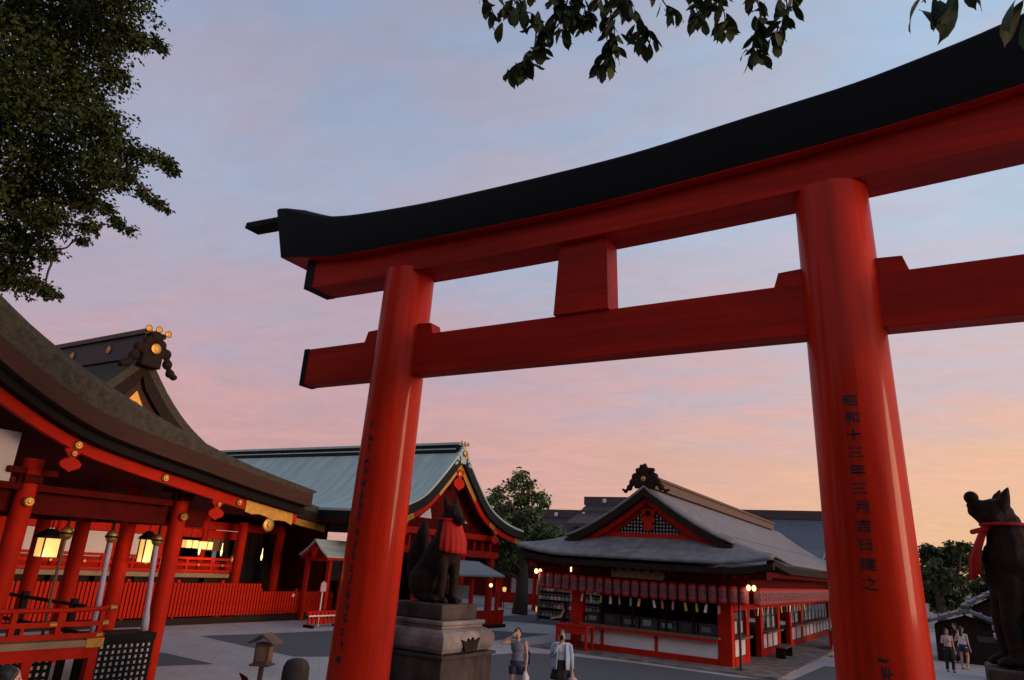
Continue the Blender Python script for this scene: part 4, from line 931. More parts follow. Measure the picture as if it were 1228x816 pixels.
# lamps at the eave
for k, (x, y, z) in enumerate([(-5.75, 25.75, 2.68), (-14.0, 25.9, 2.72)]):
    t = thing('eave_lamp', ['pair of bright bulbs at the office eave corner by the pole', 'pair of bright bulbs at the office eave by the court tree'][k], 'lamp', (x, y, z))
    for d in (-.09, .09): MB().sph((x + d, y - .18, z), (.075, .075, .10), 10).build('bulb', 'lamp_bright', t, smooth=True)
    MB().bx(x - .2, x + .2, y - .2, y - .14, z + .10, z + .13).build('bracket', 'black_paint', t); point('eave_light', (x, y - .5, z - .1), 5)
MB().lathe((-12.45, 25.5, 2.92), [(.03, -.13), (.035, .13)], 8).build('tube_lamp', 'lamp_bright', label='short bright tube lamp above the office front lanterns', cat='lamp')
# red table and other things before the office
tb = thing('red_table', 'red wooden table at the end of the office front', 'table', (-12.0, 25.55, 0))
box('table_top', 'vermilion_matt', -12.9, -11.55, 25.2, 25.9, .86, .93, tb, bevel=.01); box('apron', 'vermilion_matt', -12.85, -11.6, 25.23, 25.26, .62, .858, tb)
for x in (-12.82, -11.64):
    for y in (25.28, 25.82): box('leg', 'vermilion_matt', x - .045, x + .045, y - .04, y + .04, .07, .858, tb)
box('shelf', 'red_wood_dark_shaded', -12.7, -11.75, 25.3, 25.8, .3, .34, tb)
bn = thing('wooden_bench', 'brown bench standing in the open office side bay', 'bench', (-5.9, 31.9, 0))
box('seat', 'brown_wood', -6.2, -5.75, 31.0, 32.8, .45, .50, bn)
for y in (31.15, 32.65): box('leg', 'dark_wood', -6.15, -5.8, y - .04, y + .04, .07, .448, bn)
cn = thing('red_booth', 'low red booth counter beyond the office doors', 'counter', (-4.6, 39, 0))
box('counter_body', 'vermilion_matt', -5.1, -3.6, 38.0, 40.0, .0, .86, cn); box('counter_top', 'brown_wood', -5.2, -3.5, 37.9, 40.1, .862, .93, cn)
# plaque rack by the tree
rk = thing('plaque_rack', 'wooden rack crowded with small votive plaques beside the office', 'rack', (-17.9, 36.8, 0))
for x in (-19.9, -17.9, -15.9): box('upright', 'brown_wood', x - .06, x + .06, 36.74, 36.86, 0, 1.95, rk)
for z in (.5, .95, 1.4, 1.82): box('crossbar', 'brown_wood', -19.9, -15.9, 36.70, 36.738, z, z + .06, rk)
box('back_board', 'dark_wood', -19.9, -15.9, 36.87, 36.9, .1, 1.9, rk)
e0 = None
for r_ in range(4):
    for k in range(17):
        x = -19.75 + k * .235; z = .27 + r_ * .44
        m = rng.choice(['floor_wood', 'canvas_grey', 'paper_pink', 'brown_wood', 'canvas_grey'])
        MB().prism([(x - .1, 36.69, z), (x + .1, 36.69, z), (x + .1, 36.69, z + .15), (x, 36.69, z + .22), (x - .1, 36.69, z + .15)], (0, .008, 0)).build('votive_plaque', m, rk)

# ------------------------------------------------------------------ halls and roofs further off
def far_hall_x(name, label, x0, x1, y, zr, ze, depth, m, mr, wall='red_wood_dark_shaded'):
    t = thing(name, label, 'building', ((x0 + x1) / 2, y, 0))
    P = [(y - depth, ze), (y - depth * .55, ze + (zr - ze) * .36), (y, zr), (y + depth * .55, ze + (zr - ze) * .36), (y + depth, ze)]
    MB().prism([(x0, p[0], p[1]) for p in P] + [(x0, p[0], p[1] - .3) for p in P[::-1]], (x1 - x0, 0, 0)).build('roof', m, t)
    rd = box('ridge', mr, x0 - .2, x1 + .2, y - .4, y + .4, zr - .2, zr + .55, t)
    box('wall', wall, x0 + 1.2, x1 - 1.2, y - depth * .7, y + depth * .7, 0, ze + .2, t)
    return t, rd
p = atY(652, 612, 60); q = atY(790, 612, 60)
t, rd = far_hall_x('far_hall', 'dark brown roofed hall behind the court tree', p[0] - 8, q[0] + 3, 60, p[2] - .5, 3.9, 6.5, 'dark_tile', 'dark_tile')
for px in (667, 700): c = atY(px, 617, 59.55); MB().lathe(tuple(c), [(.2, .0), (.2, -.05), (.05, -.1)], 12, 'Y').build('boss', 'plaster', rd)
p = atY(705, 597, 61.5); q = atY(790, 598, 61.5)
t, rd = far_hall_x('far_hall', 'higher dark brown ridge just behind the office gable', p[0], q[0] + 4, 61.5, p[2] - .5, 6.6, 4.5, 'dark_tile', 'dark_tile')
c = atY(725, 601, 61.05); MB().lathe(tuple(c), [(.2, .0), (.2, -.05), (.05, -.1)], 12, 'Y').build('boss', 'plaster', rd)
p = atY(850, 613, 66); q = atY(992, 612, 66)
far_hall_x('far_hall', 'long grey blue roofed hall beyond the office side', p[0] - 2, q[0] + .2, 66, p[2] - .4, 4.0, 7.5, 'blue_tile', 'dark_tile')

# houses and stalls beyond the right fox statue
def small_house(name, label, cx, cy, wx, wy, ze, zr, mr, mw):
    """ridge along Y, gable towards the court"""
    t = thing(name, label, 'building' if name != 'market_stall' else 'stall', (cx, cy, 0)); y0, y1 = cy - wy - .5, cy + wy + .5; e = .45
    P = [(cx - wx - e, ze - .12), (cx, zr), (cx + wx + e, ze - .12)]
    MB().prism([(p[0], y0, p[1]) for p in P] + [(p[0], y0, p[1] - .13) for p in P[::-1]], (0, y1 - y0, 0)).build('roof', mr, t)
    box('ridge', 'dark_tile', cx - .16, cx + .16, y0 + .02, y1 - .02, zr - .03, zr + .14, t)
    for x in np.arange(cx - wx - e + .25, cx + wx + e - .1, .42):
        if abs(x - cx) > .2:
            z = zr - (zr - ze + .12) * abs(x - cx) / (wx + e); MB().tube([(x, y0 - .01, z + .02), (x, y1, z + .02)], .045, 6).build('tile_rib', mr, t)
    box('wall', mw, cx - wx, cx + wx, cy - wy, cy + wy, 0, ze - .26, t)
    MB().prism([(cx - wx, cy - wy, ze - .255), (cx + wx, cy - wy, ze - .255), (cx, cy - wy, zr - .35)], (0, 2 * wy, 0)).build('gable_wall', mw, t)
    for k in range(2):
        x = cx - wx + (k + .5) * wx; w = box('window', 'dark_wood', x - .4, x + .4, cy - wy - .03, cy - wy - .004, .9, min(1.9, ze - .5), t); box('pane', 'glass_dark', x - .34, x + .34, cy - wy - .04, cy - wy - .031, .96, min(1.84, ze - .56), w)
    return t
small_house('tiled_house', 'blue grey tiled house rising behind the right fox statue', 7.2, 50, 3.4, 3.5, 4.6, 6.3, 'blue_tile', 'canvas_grey')
small_house('tiled_house', 'low dark walled house with tiled gable below the far trees', 2.4, 47, 1.5, 2.6, 2.5, 3.5, 'blue_tile', 'dark_wood')
small_house('market_stall', 'low stall with blue grey roof beyond the path', .5, 41, 1.3, 1.5, 1.75, 2.3, 'blue_tile', 'dark_wood')
small_house('market_stall', 'stall with grey roof nearest the right fox statue', 3.1, 33.5, 1.4, 1.2, 1.95, 2.5, 'canvas_grey', 'brown_wood')
um = thing('market_umbrella', 'white square market umbrella beside the right fox statue', 'umbrella', (2.2, 29.5, 0))
MB().loft([[(2.2 - a, 29.5 - a, z), (2.2 + a, 29.5 - a, z), (2.2 + a, 29.5 + a, z), (2.2 - a, 29.5 + a, z)] for a, z in ((1.1, 1.62), (1.1, 1.74), (.05, 2.12))]).build('canopy', 'canvas_pale', um)
MB().tube([(2.2, 29.5, 0), (2.2, 29.5, 2.1)], .03, 8).build('pole', 'white_rail', um)

# ------------------------------------------------------------------ people
def person(label, loc, face, H, wear, pose, group=None):
    """local frame: the figure looks along -Y, its own left hand is +X; H = height"""
    t = thing('person', label, 'person', loc, group); k = H / 1.6; Rz = Matrix.Rotation(face, 3, 'Z')
    def fin(mb): mb.v = [tuple(Rz @ (Vector(p) * k) + Vector(loc)) for p in mb.v]; return mb
    J = dict(hipL=(.085, 0, .82), hipR=(-.085, 0, .82), kneeL=(.09, -.01, .45), kneeR=(-.09, -.01, .45), ankL=(.09, .02, .08), ankR=(-.09, .02, .08),
             shL=(.165, 0, 1.29), shR=(-.165, 0, 1.29), elL=(.205, .02, 1.02), elR=(-.205, .02, 1.02), haL=(.22, -.06, .80), haR=(-.22, -.06, .80), head=(0, -.01, 1.485))
    J.update(pose); V = {a: Vector(b) for a, b in J.items()}
    A = MB()
    for s in 'LR':
        A.cap(V['hip' + s], V['knee' + s], .082, .054, 10); A.cap(V['knee' + s], V['knee' + s].lerp(V['ank' + s], .4), .053, .050, 10); A.cap(V['knee' + s].lerp(V['ank' + s], .4), V['ank' + s], .050, .034, 10)
        A.cap(V['ank' + s], V['ank' + s] + Vector((0, -.13, -.05)), .036, .026, 8); A.sph(V['ank' + s] + Vector((0, .02, -.045)), (.034, .04, .034), 8)
        A.cap(V['sh' + s], V['el' + s], .045, .036, 10); A.cap(V['el' + s], V['ha' + s], .035, .023, 10)
        d = (V['ha' + s] - V['el' + s]).normalized(); side = d.cross(Vector((0, 1, 0))); side = side.normalized() if side.length > .1 else Vector((1, 0, 0)); fw = side.cross(d).normalized()
        pc = V['ha' + s] + d * .045; A.sph(pc, .034, 8); A.sph(pc + d * .025, .032, 8)
        for j, (o, ln) in enumerate(((-.027, .058), (-.009, .072), (.009, .068), (.027, .052))):
            b = pc + d * .045 + side * o; mdl = b + d * ln * .5 + fw * .008; A.cap(b, mdl, .0105, .010, 6); A.cap(mdl, mdl + d * ln * .4 + fw * .022, .010, .009, 6)
        A.cap(pc - side * .02, pc - side * .052 + d * .04 + fw * .012, .013, .010, 6)
    A.sph((0, .0, .88), (.15, .105, .12)); A.sph((0, 0, 1.02), (.115, .085, .14)); A.sph((0, 0, 1.18), (.145, .095, .15)); A.cap(V['shL'], V['shR'], .05, .05)
    hd = V['head']; A.cap((0, .01, 1.28), hd + Vector((0, .01, -.06)), .048, .046)
    A.sph(hd + Vector((0, 0, .015)), (.073, .09, .10), 14); A.sph(hd + Vector((0, -.028, -.055)), (.052, .058, .055), 12)
    A.cap(hd + Vector((0, -.088, .012)), hd + Vector((0, -.103, -.022)), .010, .014, 8)
    for s in (-1, 1): A.sph(hd + Vector((s * .075, .005, -.01)), (.012, .02, .03), 8)
    organic(fin(A), 'body', wear.get('skin', 'skin'), t, .0115 * k, 2)
    E_ = MB()
    for s in (-1, 1): E_.sph(hd + Vector((s * .028, -.081, .012)), (.013, .008, .007), 8)
    fin(E_).build('eyes', 'hair', t, kind='stuff')
    fin(MB().sph(hd + Vector((0, -.0885, -.055)), (.02, .008, .007), 8)).build('mouth', 'pink_cloth', t)
    Hh = MB(); Hh.sph(hd + Vector((0, .022, .035)), (.085, .093, .095), 14); Hh.sph(hd + Vector((0, .055, -.02)), (.078, .06, .09), 12)
    if wear['hair'] == 'bun': Hh.sph(hd + Vector((.01, .07, .09)), .045, 10)
    elif wear['hair'] == 'long': Hh.cap(hd + Vector((0, .06, 0)), (0, .085, 1.28), .075, .06)
    for s in (-1, 1): Hh.cap(hd + Vector((s * .05, -.045, .075)), hd + Vector((s * .078, -.01, -.01)), .026, .016, 8)
    organic(fin(Hh), 'hair', 'hair', t, .012 * k, 2)
    tp = MB(); tp.sph((0, 0, 1.19), (.158, .112, .15), 14); tp.sph((0, 0, 1.02), (.135, .103, .15), 14); tp.cap(V['shL'] * .86 + Vector((0, 0, .18)), V['shR'] * .86 + Vector((0, 0, .18)), .055, .055); tp.sph((0, 0, .93), (.148, .108, .08), 14)
    organic(fin(tp), 'top', wear['top'], t, .014 * k, 3)
    lo = wear['lower'][1]
    if lo in ('skirt', 'dress'):
        S_ = MB(); zt, zb, rr = (.99, .60, .235); secs = []
        for i in range(7):
            v = i / 6; z = zt + (zb - zt) * v
            secs.append([((.135 + (rr - .135) * v ** .8 + .012 * math.sin(9 * a) * v) * math.cos(a), (.10 + (rr * .8 - .10) * v ** .8 + .012 * math.sin(9 * a) * v) * math.sin(a), z) for a in np.linspace(0, 2 * math.pi, 36, endpoint=False)])
        fin(S_.loft(secs)).build('skirt', wear['lower'][0], t, smooth=True)
    else:
        S_ = MB(); S_.sph((0, 0, .885), (.163, .12, .12), 14); zl = {'shorts': .62, 'trousers': .10}[lo]
        for s in 'LR':
            e = V['hip' + s].lerp(V['knee' + s], .45) if lo == 'shorts' else V['knee' + s]
            S_.tube([V['hip' + s], e], [.10, .088 if lo == 'shorts' else .07], 12)
            if lo == 'trousers': S_.tube([V['knee' + s], V['ank' + s]], [.07, .055], 12); S_.sph(V['knee' + s], .07)
        organic(fin(S_), lo, wear['lower'][0], t, .014 * k, 2)
    if 'jacket' in wear:
        for nm, side in (('jacket_panel', 1), ('jacket_panel', -1)):
            P_ = MB(); secs = []
            for i in range(8):
                z = 1.33 - i * .075; w = .135 + .028 * (i > 0) + .006 * i; secs.append([(side * (.078 + .02 * i / 7 + (w - .075) * u) * 1.0, -(.125 + .008 * i) * math.cos(u * 1.5) , z) for u in np.linspace(0, 1, 6)] + [(side * (w + .012) * math.cos(u), (.13 + .008 * i) * math.sin(u) + .0, z) for u in np.linspace(.25, 1.55, 6)])
            fin(P_.loft(secs, False, False)).build(nm, wear['jacket'], t, smooth=True).modifiers.new('s', 'SOLIDIFY').thickness = .012
        for s in 'LR':
            fin(MB().tube([V['sh' + s], V['el' + s], V['el' + s].lerp(V['ha' + s], .86)], [.066, .054, .042], 12)).build('sleeve', wear['jacket'], t, smooth=True)
    for s in 'LR':
        f = V['ank' + s]; fin(MB().sph(f + Vector((0, -.055, -.062)), (.043, .125, .03), 12)).build('shoe', wear.get('shoe', 'sandal'), t, smooth=True)
    W = lambda p: Rz @ (Vector(p) * k) + Vector(loc)
    return t, W, V
def facing(x, y): return math.atan2(x, -y)      # angle that turns -Y towards the camera at the origin
pA = atz(617, 848, 0); pB = atz(671, 851, 0)
fa = math.atan2(-pA[0], pA[1])
t, W, V = person('woman in grey sleeveless top and navy shorts lifting one hand to her head', (pA[0], pA[1], 0), fa, 1.60, dict(top='grey_knit', lower=('navy_denim', 'shorts'), hair='bun'),
    dict(elR=(-.36, -.06, 1.28), haR=(-.16, -.10, 1.42), elL=(.215, .0, 1.02), haL=(.20, -.08, .79), head=(-.015, -.015, 1.485)))
b = thing('white_bag', 'small white bag held by the woman in navy shorts', 'bag', tuple(W((.20, -.10, .45))))
MB().loft([[W((.20 + a * w, -.10 + b_ * .04, z)) for a, b_ in ((-1, -1), (1, -1), (1, 1), (-1, 1))] for z, w in ((.46, .07), (.62, .085), (.66, .06), (.74, .02))]).build('pouch', 'white_cloth', b, smooth=True)
hb = thing('shoulder_bag', 'black shoulder bag at the hip of the woman in grey', 'bag', tuple(W((.26, .05, .86))))
MB().box(W((.255, .06, .99)), (.06, .16, .26), Matrix.Rotation(fa, 3, 'Z')).build('bag_body', 'black_cloth', hb, bevel=.02)
MB().tube([W((.25, .06, 1.12)), W((.16, .08, 1.30)), W((.10, .03, 1.37))], .009, 5).build('strap', 'black_cloth', hb)
fb = math.atan2(-pB[0], pB[1])
t, W, V = person('woman in pale denim jacket and black skirt holding a phone to her mouth', (pB[0], pB[1], 0), fb, 1.62, dict(top='white_cloth', lower=('black_cloth', 'skirt'), hair='long', jacket='light_denim'),
    dict(elR=(-.22, -.10, 1.08), haR=(-.045, -.20, 1.34), elL=(.22, .01, 1.03), haL=(.24, -.09, .79), head=(0, -.02, 1.485)))
MB().box(W((-.01, -.235, 1.435)), (.075, .014, .13), Matrix.Rotation(fb, 3, 'Z')).build('phone', 'black_paint', label='black phone in the hand of the woman in pale denim', cat='phone', bevel=.006)
b = thing('pink_bag', 'pinkish carrier bag held by the woman in pale denim', 'bag', tuple(W((.25, -.11, .42))))
MB().loft([[W((.25 + a * w, -.11 + c * .05, z)) for a, c in ((-1, -1), (1, -1), (1, 1), (-1, 1))] for z, w in ((.42, .10), (.62, .11), (.68, .04), (.74, .02))]).build('pouch', 'pink_cloth', b, smooth=True)
# someone whose hair shows above the lower edge of the view
pH = atz(14, 800, 1.66)
person('dark haired person standing before the worship hall veranda', (pH[0], pH[1], 0), R(150), 1.66, dict(top='navy_denim', lower=('black_cloth', 'trousers'), hair='bun'), {})
# visitors by the office and stalls
pv = atz(693, 757, 0)
person('person in dark clothes leaning at the red table', (-13.25, 26.6, 0), R(-60), 1.62, dict(top='black_cloth', lower=('black_cloth', 'trousers'), hair='long'), dict(haL=(.12, -.36, 1.0), haR=(-.12, -.36, 1.0), elL=(.2, -.1, 1.05), elR=(-.2, -.1, 1.05)))
pc = atz(1013, 789, 0)
person('person in white sitting on the ground by the red booth', (pc[0], pc[1], -.52), R(-50), 1.6, dict(top='white_cloth', lower=('white_cloth', 'trousers'), hair='bun'), dict(kneeL=(.12, -.36, 1.0), kneeR=(-.12, -.36, 1.0), ankL=(.10, -.52, .60), ankR=(-.10, -.52, .60), haL=(.1, -.34, 1.02), haR=(-.1, -.34, 1.02), elL=(.2, -.12, 1.05), elR=(-.2, -.12, 1.05), hipL=(.085, -.03, .66), hipR=(-.085, -.03, .66)))
for k, (px, py, tw, lb) in enumerate([(1140, 806, 'pink_cloth', 'visitor in pink top walking near the white umbrella'), (1158, 803, 'white_cloth', 'visitor in white top standing near the white umbrella'), (1150, 796, 'black_cloth', 'visitor in dark top beyond the red gate pillar')]):
    pp = atz(px, py, 0); person(lb, (pp[0], pp[1], 0), R(20 + 140 * k), 1.58 + .05 * k, dict(top=tw, lower=('black_cloth', 'trousers') if k != 1 else ('navy_denim', 'shorts'), hair=['bun', 'long', 'bun'][k]), [dict(elR=(-.24, -.06, 1.06), haR=(-.12, -.24, 1.12), kneeL=(.1, -.12, .46), ankL=(.09, -.10, .09)), dict(elL=(.26, .05, 1.04), haL=(.12, -.16, 1.16), kneeR=(-.1, -.1, .46)), dict(kneeL=(.1, -.16, .47), ankL=(.09, -.2, .1), ankR=(-.09, .16, .1))][k], 'visitors beyond the gate')

# ------------------------------------------------------------------ small things in the court
lp = atz(320, 760, 1.42); x, y = lp[0], lp[1]
lt_ = thing('wooden_lantern', 'small wooden roofed lantern box on post in the court', 'lantern', (x, y, 0))
Q = Matrix.Rotation(R(28), 3, 'Z')
MB().box((x, y, .45), (.075, .075, .9), Q).build('post', 'brown_wood', lt_); MB().box((x, y, 1.08), (.26, .26, .36), Q).build('lantern_box', 'brown_wood', lt_)
MB().box((x, y, .885), (.36, .36, .03), Q).build('tray', 'brown_wood', lt_)
for a in (0, 90, 180, 270):
    rr = Matrix.Rotation(R(28 + a), 3, 'Z'); MB().box(Vector((x, y, 1.08)) + rr @ Vector((.131, 0, 0)), (.012, .17, .25), rr).build('paper_pane', 'floor_wood', lt_)
prf = [(-.25, 1.27), (0, 1.43), (.25, 1.27), (.25, 1.24), (0, 1.40), (-.25, 1.24)]
MB().prism([Vector((x, y, 0)) + Q @ Vector((a, -.24, 0)) + Vector((0, 0, b)) for a, b in prf], Q @ Vector((0, .48, 0))).build('lantern_roof', 'brown_wood', lt_)
bp = atz(357, 790, 1.0); MB().lathe((bp[0], bp[1], 0), [(.25, 0), (.25, .74), (.24, .86), (.19, .96), (.10, 1.0), (.01, 1.005)], 22).build('stone_bollard', 'granite_dark', label='dark round topped stone bollard beside the wooden lantern', cat='bollard', smooth='auto')
sp_ = atz(287, 807, .75)
pl = thing('wooden_stake', 'reddish wooden stake with curved pointed end near the wooden lantern', 'stake', (sp_[0] + .25, sp_[1], 0))
MB().tube(catmull([(sp_[0] + .32, sp_[1], 0), (sp_[0] + .30, sp_[1], .45), (sp_[0] + .20, sp_[1], .64), (sp_[0], sp_[1], .75)], 5), list(np.linspace(.06, .05, 12)) + [.04, .03, .02, .006], 8).build('shaft', 'red_wood_dark_shaded', pl, smooth=True)

# ------------------------------------------------------------------ trees
def leaf_mass(clumps, per, size, seed, flat=.55):
    """many small folded leaves spread through ellipsoid clumps: (centre, radius, weight)"""
    g = np.random.default_rng(seed); V_ = []; F_ = []
    C_ = []
    for c, r, w in clumps:
        n = int(per * w); d = g.normal(size=(n, 3)); d /= np.linalg.norm(d, axis=1)[:, None]
        rad = g.uniform(0, 1, n) ** (1 / 2.2); lump = 1 + .45 * np.sin(d[:, 0] * 5 + c[0] * 7) * np.cos(d[:, 2] * 6 + c[1] * 5)
        C_.append(np.array(c) + d * (rad * lump)[:, None] * np.array(r))
    P_ = np.concatenate(C_); n = len(P_)
    ax = g.normal(size=(n, 3)); ax[:, 2] = -abs(ax[:, 2]) * .8 - .1; ax /= np.linalg.norm(ax, axis=1)[:, None]
    up_ = g.normal(size=(n, 3)); up_[:, 2] += flat * 2; sd_ = np.cross(ax, up_); sd_ /= np.linalg.norm(sd_, axis=1)[:, None] + 1e-9; nm = np.cross(sd_, ax)
    L_ = size * g.uniform(.7, 1.35, n)[:, None]; W_ = L_ * .30
    v = np.stack([P_, P_ + ax * L_ * .45 + sd_ * W_ + nm * L_ * .08, P_ + ax * L_, P_ + ax * L_ * .45 - sd_ * W_ + nm * L_ * .08], 1).reshape(-1, 3)
    i = np.arange(n) * 4; f = np.concatenate([np.stack([i, i+1, i+2], 1), np.stack([i, i+2, i+3], 1)])
    return v, f
def mesh_np(name, v, f, material, parent, **k):
    me = bpy.data.meshes.new(name); o3 = wl(parent); v = v - np.array(o3)
    me.vertices.add(len(v)); me.vertices.foreach_set('co', v.astype(np.float32).ravel()); me.loops.add(len(f) * 3); me.loops.foreach_set('vertex_index', f.astype(np.int32).ravel())
    me.polygons.add(len(f)); me.polygons.foreach_set('loop_start', np.arange(len(f), dtype=np.int32) * 3); me.polygons.foreach_set('loop_total', np.full(len(f), 3, np.int32)); me.update(); me.validate()
    me.materials.append(M[material]); o = bpy.data.objects.new(name, me); C.objects.link(o); o.parent = parent; WL[o] = o3; return tag(o, **k)
def limb(mb, a, b, r0, r1, seed, bend=.12):
    g = random.Random(seed); a = Vector(a); b = Vector(b); L_ = (b - a).length
    pts = [a.lerp(b, i / 4) + Vector((g.uniform(-1, 1), g.uniform(-1, 1), g.uniform(-.3, .6))) * L_ * bend * (0 < i < 4) for i in range(5)]
    pts = catmull(pts, 3); mb.tube(pts, list(np.linspace(r0, r1, len(pts))), 7); return pts
# court tree
tc_ = (-22.7, 39.6)
ct_ = thing('court_tree', 'leafy green tree standing between the copper hall and the office', 'tree', (tc_[0], tc_[1], 0))
def px_clumps(spec, depth, seed, spread):
    g = random.Random(seed); out = []
    for px, py, rp in spec:
        d = depth + g.uniform(-spread, spread); r = rp * d / F_PX; out.append((atD(px, py, d), (r, r * 1.0, r * .8), rp))
    return out
cl = px_clumps([(624, 570, 10), (617, 583, 14), (636, 580, 9), (645, 595, 11), (652, 603, 8), (625, 600, 18), (598, 592, 12), (590, 600, 8), (605, 610, 16), (640, 615, 16), (620, 628, 20), (600, 630, 16), (648, 635, 14), (660, 640, 12), (672, 643, 9), (635, 648, 18), (610, 655, 20), (590, 660, 18), (572, 668, 16), (655, 652, 10), (610, 675, 16), (585, 682, 14), (628, 672, 12), (560, 660, 10)], 43, 5, 1.8)
v, f = leaf_mass([(c, r, (w / 12) ** 1.5) for c, r, w in cl], 210, .26, 4); mesh_np('crown', v, f, 'leaf_green', ct_)
mb = MB(); mb.tube([(tc_[0], tc_[1], 0), (tc_[0] + .1, tc_[1], 1.8), (tc_[0] - .05, tc_[1], 3.6), (tc_[0] + .1, tc_[1], 5.5), (tc_[0] + .15, tc_[1], 8)], [.50, .36, .30, .2, .05], 10)
for i, (c, r, w) in enumerate(cl): limb(mb, (tc_[0], tc_[1], min(max(c[2] - 1.6, 2.0), 7)), c, .10, .02, i)
mb.build('trunk', 'tree_bark', ct_, smooth=True)
# far trees on the right
for k, (px, Yd, spec) in enumerate([(1128, 66, [(1120, 668, 18), (1138, 664, 16), (1112, 662, 10), (1150, 672, 16), (1128, 690, 22), (1148, 700, 20), (1110, 690, 16), (1118, 712, 20), (1140, 720, 20), (1156, 655, 8)]),
                                    (1195, 74, [(1185, 672, 18), (1205, 676, 20), (1225, 680, 20), (1195, 690, 22), (1215, 700, 24), (1180, 705, 20), (1240, 690, 20)])]):
    dpt = Yd * _Y[2] + .5; base = atD(px, 720, dpt); t = thing('far_tree', ['rounded dark tree beyond the red gate pillar', 'dark tree behind the right fox statue'][k], 'tree', (base[0], base[1], 0))
    cl = px_clumps(spec, dpt, 20 + k, 2.5); v, f = leaf_mass([(c, r, (w / 12) ** 1.6) for c, r, w in cl], 520, .34, 30 + k); mesh_np('crown', v, f, 'leaf_dark', t)
    mb = MB(); mb.tube([(base[0], base[1], 0), (base[0], base[1], 3), (base[0] + .2, base[1], 6)], [.4, .3, .12], 8)
    for i, (c, r, w) in enumerate(cl): limb(mb, (base[0], base[1], 2.5), c, .14, .03, i)
    mb.build('trunk', 'tree_bark', t, smooth=True)
# big tree at the left, crown hanging into the view
spec = [(110, 22, 52), (60, 60, 70), (150, 38, 22), (128, 60, 24), (168, 52, 12), (186, 50, 12), (196, 58, 7), (20, 120, 90), (95, 110, 48), (140, 90, 20), (120, 150, 34), (70, 190, 60), (145, 178, 22), (166, 184, 15), (184, 188, 13), (200, 196, 12), (208, 204, 7), (122, 205, 30), (150, 212, 20), (172, 232, 11), (188, 242, 11), (200, 252, 6), (98, 240, 26), (128, 250, 12), (108, 272, 12), (100, 288, 9), (140, 266, 11), (156, 276, 8), (30, 230, 52), (60, 262, 30), (20, 290, 40), (55, 302, 16), (12, 330, 28), (40, 342, 18), (58, 350, 12), (70, 354, 6), (-40, 80, 100), (-60, 230, 90), (-30, 320, 45), (30, 10, 70), (140, -20, 50), (60, -60, 90), (-90, -30, 110), (-100, 150, 110)]
lb = atD(-235, 640, 8.3); lt3 = thing('shade_tree', 'large dark leaved tree overhanging the worship hall roof', 'tree', (lb[0], lb[1], 0))
cl = px_clumps(spec, 8.2, 9, .8); v, f = leaf_mass([(c, r, (w / 30) ** 1.75) for c, r, w in cl], 1050, .052, 8); mesh_np('crown', v, f, 'leaf_olive', lt3)
mb = MB(); mb.tube([(lb[0], lb[1], 0), (lb[0] + .1, lb[1], 2), (lb[0], lb[1] + .1, 4), (lb[0] + .2, lb[1] + .1, 6.5), (lb[0] + .6, lb[1], 9.5)], [.5, .36, .30, .22, .06], 12)
hubs = [Vector(atD(*p)) for p in ((-70, 60, 8.2), (-60, 200, 8.2), (-40, 320, 8.2))]
for i, h in enumerate(hubs): limb(mb, (lb[0] + .1, lb[1], h.z - 1.2), h, .16, .09, 60 + i, .06)
for i, (c, r, w) in enumerate(cl):
    big = [Vector(c2) for c2, r2_, w2 in cl if w2 > w + 3]
    h = min(big + (hubs if w > 40 else []) or hubs, key=lambda q: (q - Vector(c)).length); rr_ = min(.045, .0011 * w + .004); limb(mb, h, c, rr_, rr_ * .4, i, .10)
    g = random.Random(i)
    for j in range(3): limb(mb, c, Vector(c) + Vector((g.uniform(-1, 1), g.uniform(-1, 1), g.uniform(-1, .6))) * r[0] * .9, .010, .004, 500 + i * 3 + j, .1)
mb.build('trunk', 'tree_bark', lt3, smooth=True)
# branch overhead with single leaves
tt_ = thing('cherry_tree', 'tree whose leafy twigs hang down above the gate beam', 'tree', (4.6, .5, 1.4))
LFS = []
for k in range(4):
    rows = []; hw = [.0, .36, .70, .95, 1.0, .72, .20, .0]; zs = [0, .10, .26, .44, .60, .78, .90, 1.0]; wd = (.40, .46, .36, .43)[k] / 2
    vs = []
    for w, z in zip(hw, zs):
        cv = .10 * math.sin(z * 3.0) * (1 if k % 2 else -1)
        vs += [(-w * wd, .16 * w * wd + cv, -z), (0, cv, -z), (w * wd, .16 * w * wd + cv, -z)]
    fs = []
    for i in range(7): a = i * 3; fs += [(a, a+1, a+4, a+3), (a+1, a+2, a+5, a+4)]
    LFS.append((vs, fs))
leaf_meshes = []
for k, (vs, fs) in enumerate(LFS):
    me = bpy.data.meshes.new('leaf'); me.from_pydata([(a * .105, b * .105, c * .105) for a, b, c in vs], [], fs); me.materials.append(M['leaf_dark']); me.polygons.foreach_set('use_smooth', [True] * len(me.polygons)); leaf_meshes.append(me)
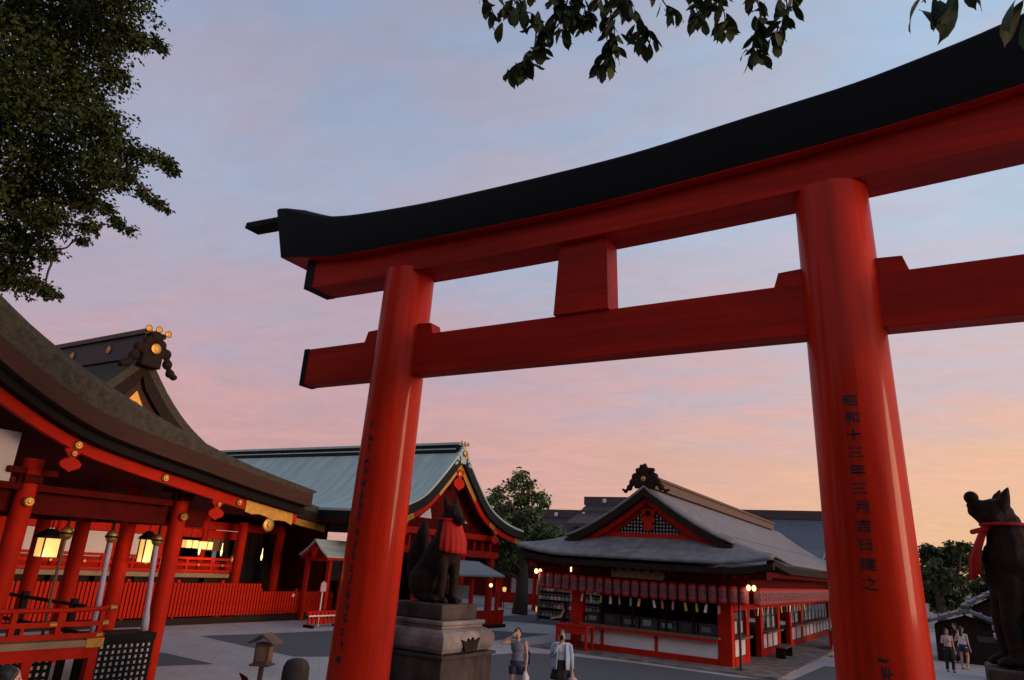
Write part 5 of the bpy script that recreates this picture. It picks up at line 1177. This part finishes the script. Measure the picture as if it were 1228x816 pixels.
twigs = [([(560, -30), (585, 2), (594, 22)], 9, 3.6), ([(590, -40), (622, 8), (640, 18), (648, 34)], 15, 3.6), ([(690, -40), (674, 22), (652, 48), (634, 66), (614, 86)], 36, 3.6), ([(712, -40), (733, 18), (736, 50), (722, 80)], 30, 3.55),
         ([(735, -40), (758, 18), (774, 38), (780, 46)], 17, 3.65), ([(680, -40), (700, 8), (706, 24)], 16, 3.7), ([(660, -40), (668, 0), (680, 14)], 14, 3.6), ([(770, -40), (798, 6), (806, 14)], 9, 3.6), ([(815, -40), (834, 8), (838, 18)], 10, 3.6),
         ([(850, -40), (868, 14), (868, 36)], 14, 3.55), ([(890, -40), (911, 12), (906, 44), (903, 66)], 20, 3.6), ([(930, -40), (944, 8), (936, 34), (928, 44)], 18, 3.6), ([(740, -40), (745, -4), (752, 8)], 12, 3.7), ([(640, -40), (626, -4), (612, 8)], 9, 3.65), ([(860, -40), (850, -4), (842, 6)], 8, 3.7), ([(960, -40), (948, -6), (940, 2)], 7, 3.6),
         ([(1128, -70), (1112, -20), (1108, -4), (1110, 4)], 5, 1.95), ([(1150, -70), (1142, -30), (1146, -14)], 5, 1.95), ([(1250, -70), (1240, -20), (1232, 0), (1228, 20)], 7, 1.9)]
g = random.Random(21); nl = 0; twigs = [(p_, int(n_ * (1.75 if d_ > 3 else 1)), d_) for p_, n_, d_ in twigs]
limbp = [(4.6, .5, 1.4), (4.55, .5, 3.2), (4.3, .8, 5.0)] + [tuple(atD(*p)) for p in ((1330, -210, 2.9), (1130, -150, 3.2), (900, -110, 3.5), (700, -85, 3.65), (560, -70, 3.7))]
lp_ = catmull(limbp, 5); mb = MB(); mb.tube(lp_, list(np.linspace(.20, .012, len(lp_))), 9)
def near(p): return min(lp_, key=lambda q: (q - p).length)
for pts, n, d in twigs:
    w = [Vector(atD(x, y, d + g.uniform(-.06, .06))) for x, y in pts]; path = catmull(w, 6); a = near(w[0]); mb.tube([a, a.lerp(w[0], .5) + Vector((0, 0, -.02)), w[0]], [.012, .008, .006], 5); mb.tube(path, list(np.linspace(.005, .0018, len(path))), 5)
    for i in range(n):
        u = 1 - (i / n) ** 1.15 * .86; p = path[min(int(u * (len(path) - 1)), len(path) - 1)]
        o = bpy.data.objects.new('leaf', g.choice(leaf_meshes)); C.objects.link(o); o.parent = tt_
        p = p + Vector((g.uniform(-1, 1), g.uniform(-1, 1), g.uniform(-.6, .3))) * .035
        s = g.uniform(.80, 1.18) * (1.32 if d < 3 else 1); o.scale = (s, s, s); yaw = g.uniform(0, 2 * math.pi); til = g.uniform(.1, 1.15) if i > 2 else g.uniform(.0, .5)
        o.rotation_euler = Euler((til, 0, yaw), 'XYZ'); o.location = p - wl(tt_); nl += 1
mb.build('branch', 'tree_bark', tt_, smooth=True)
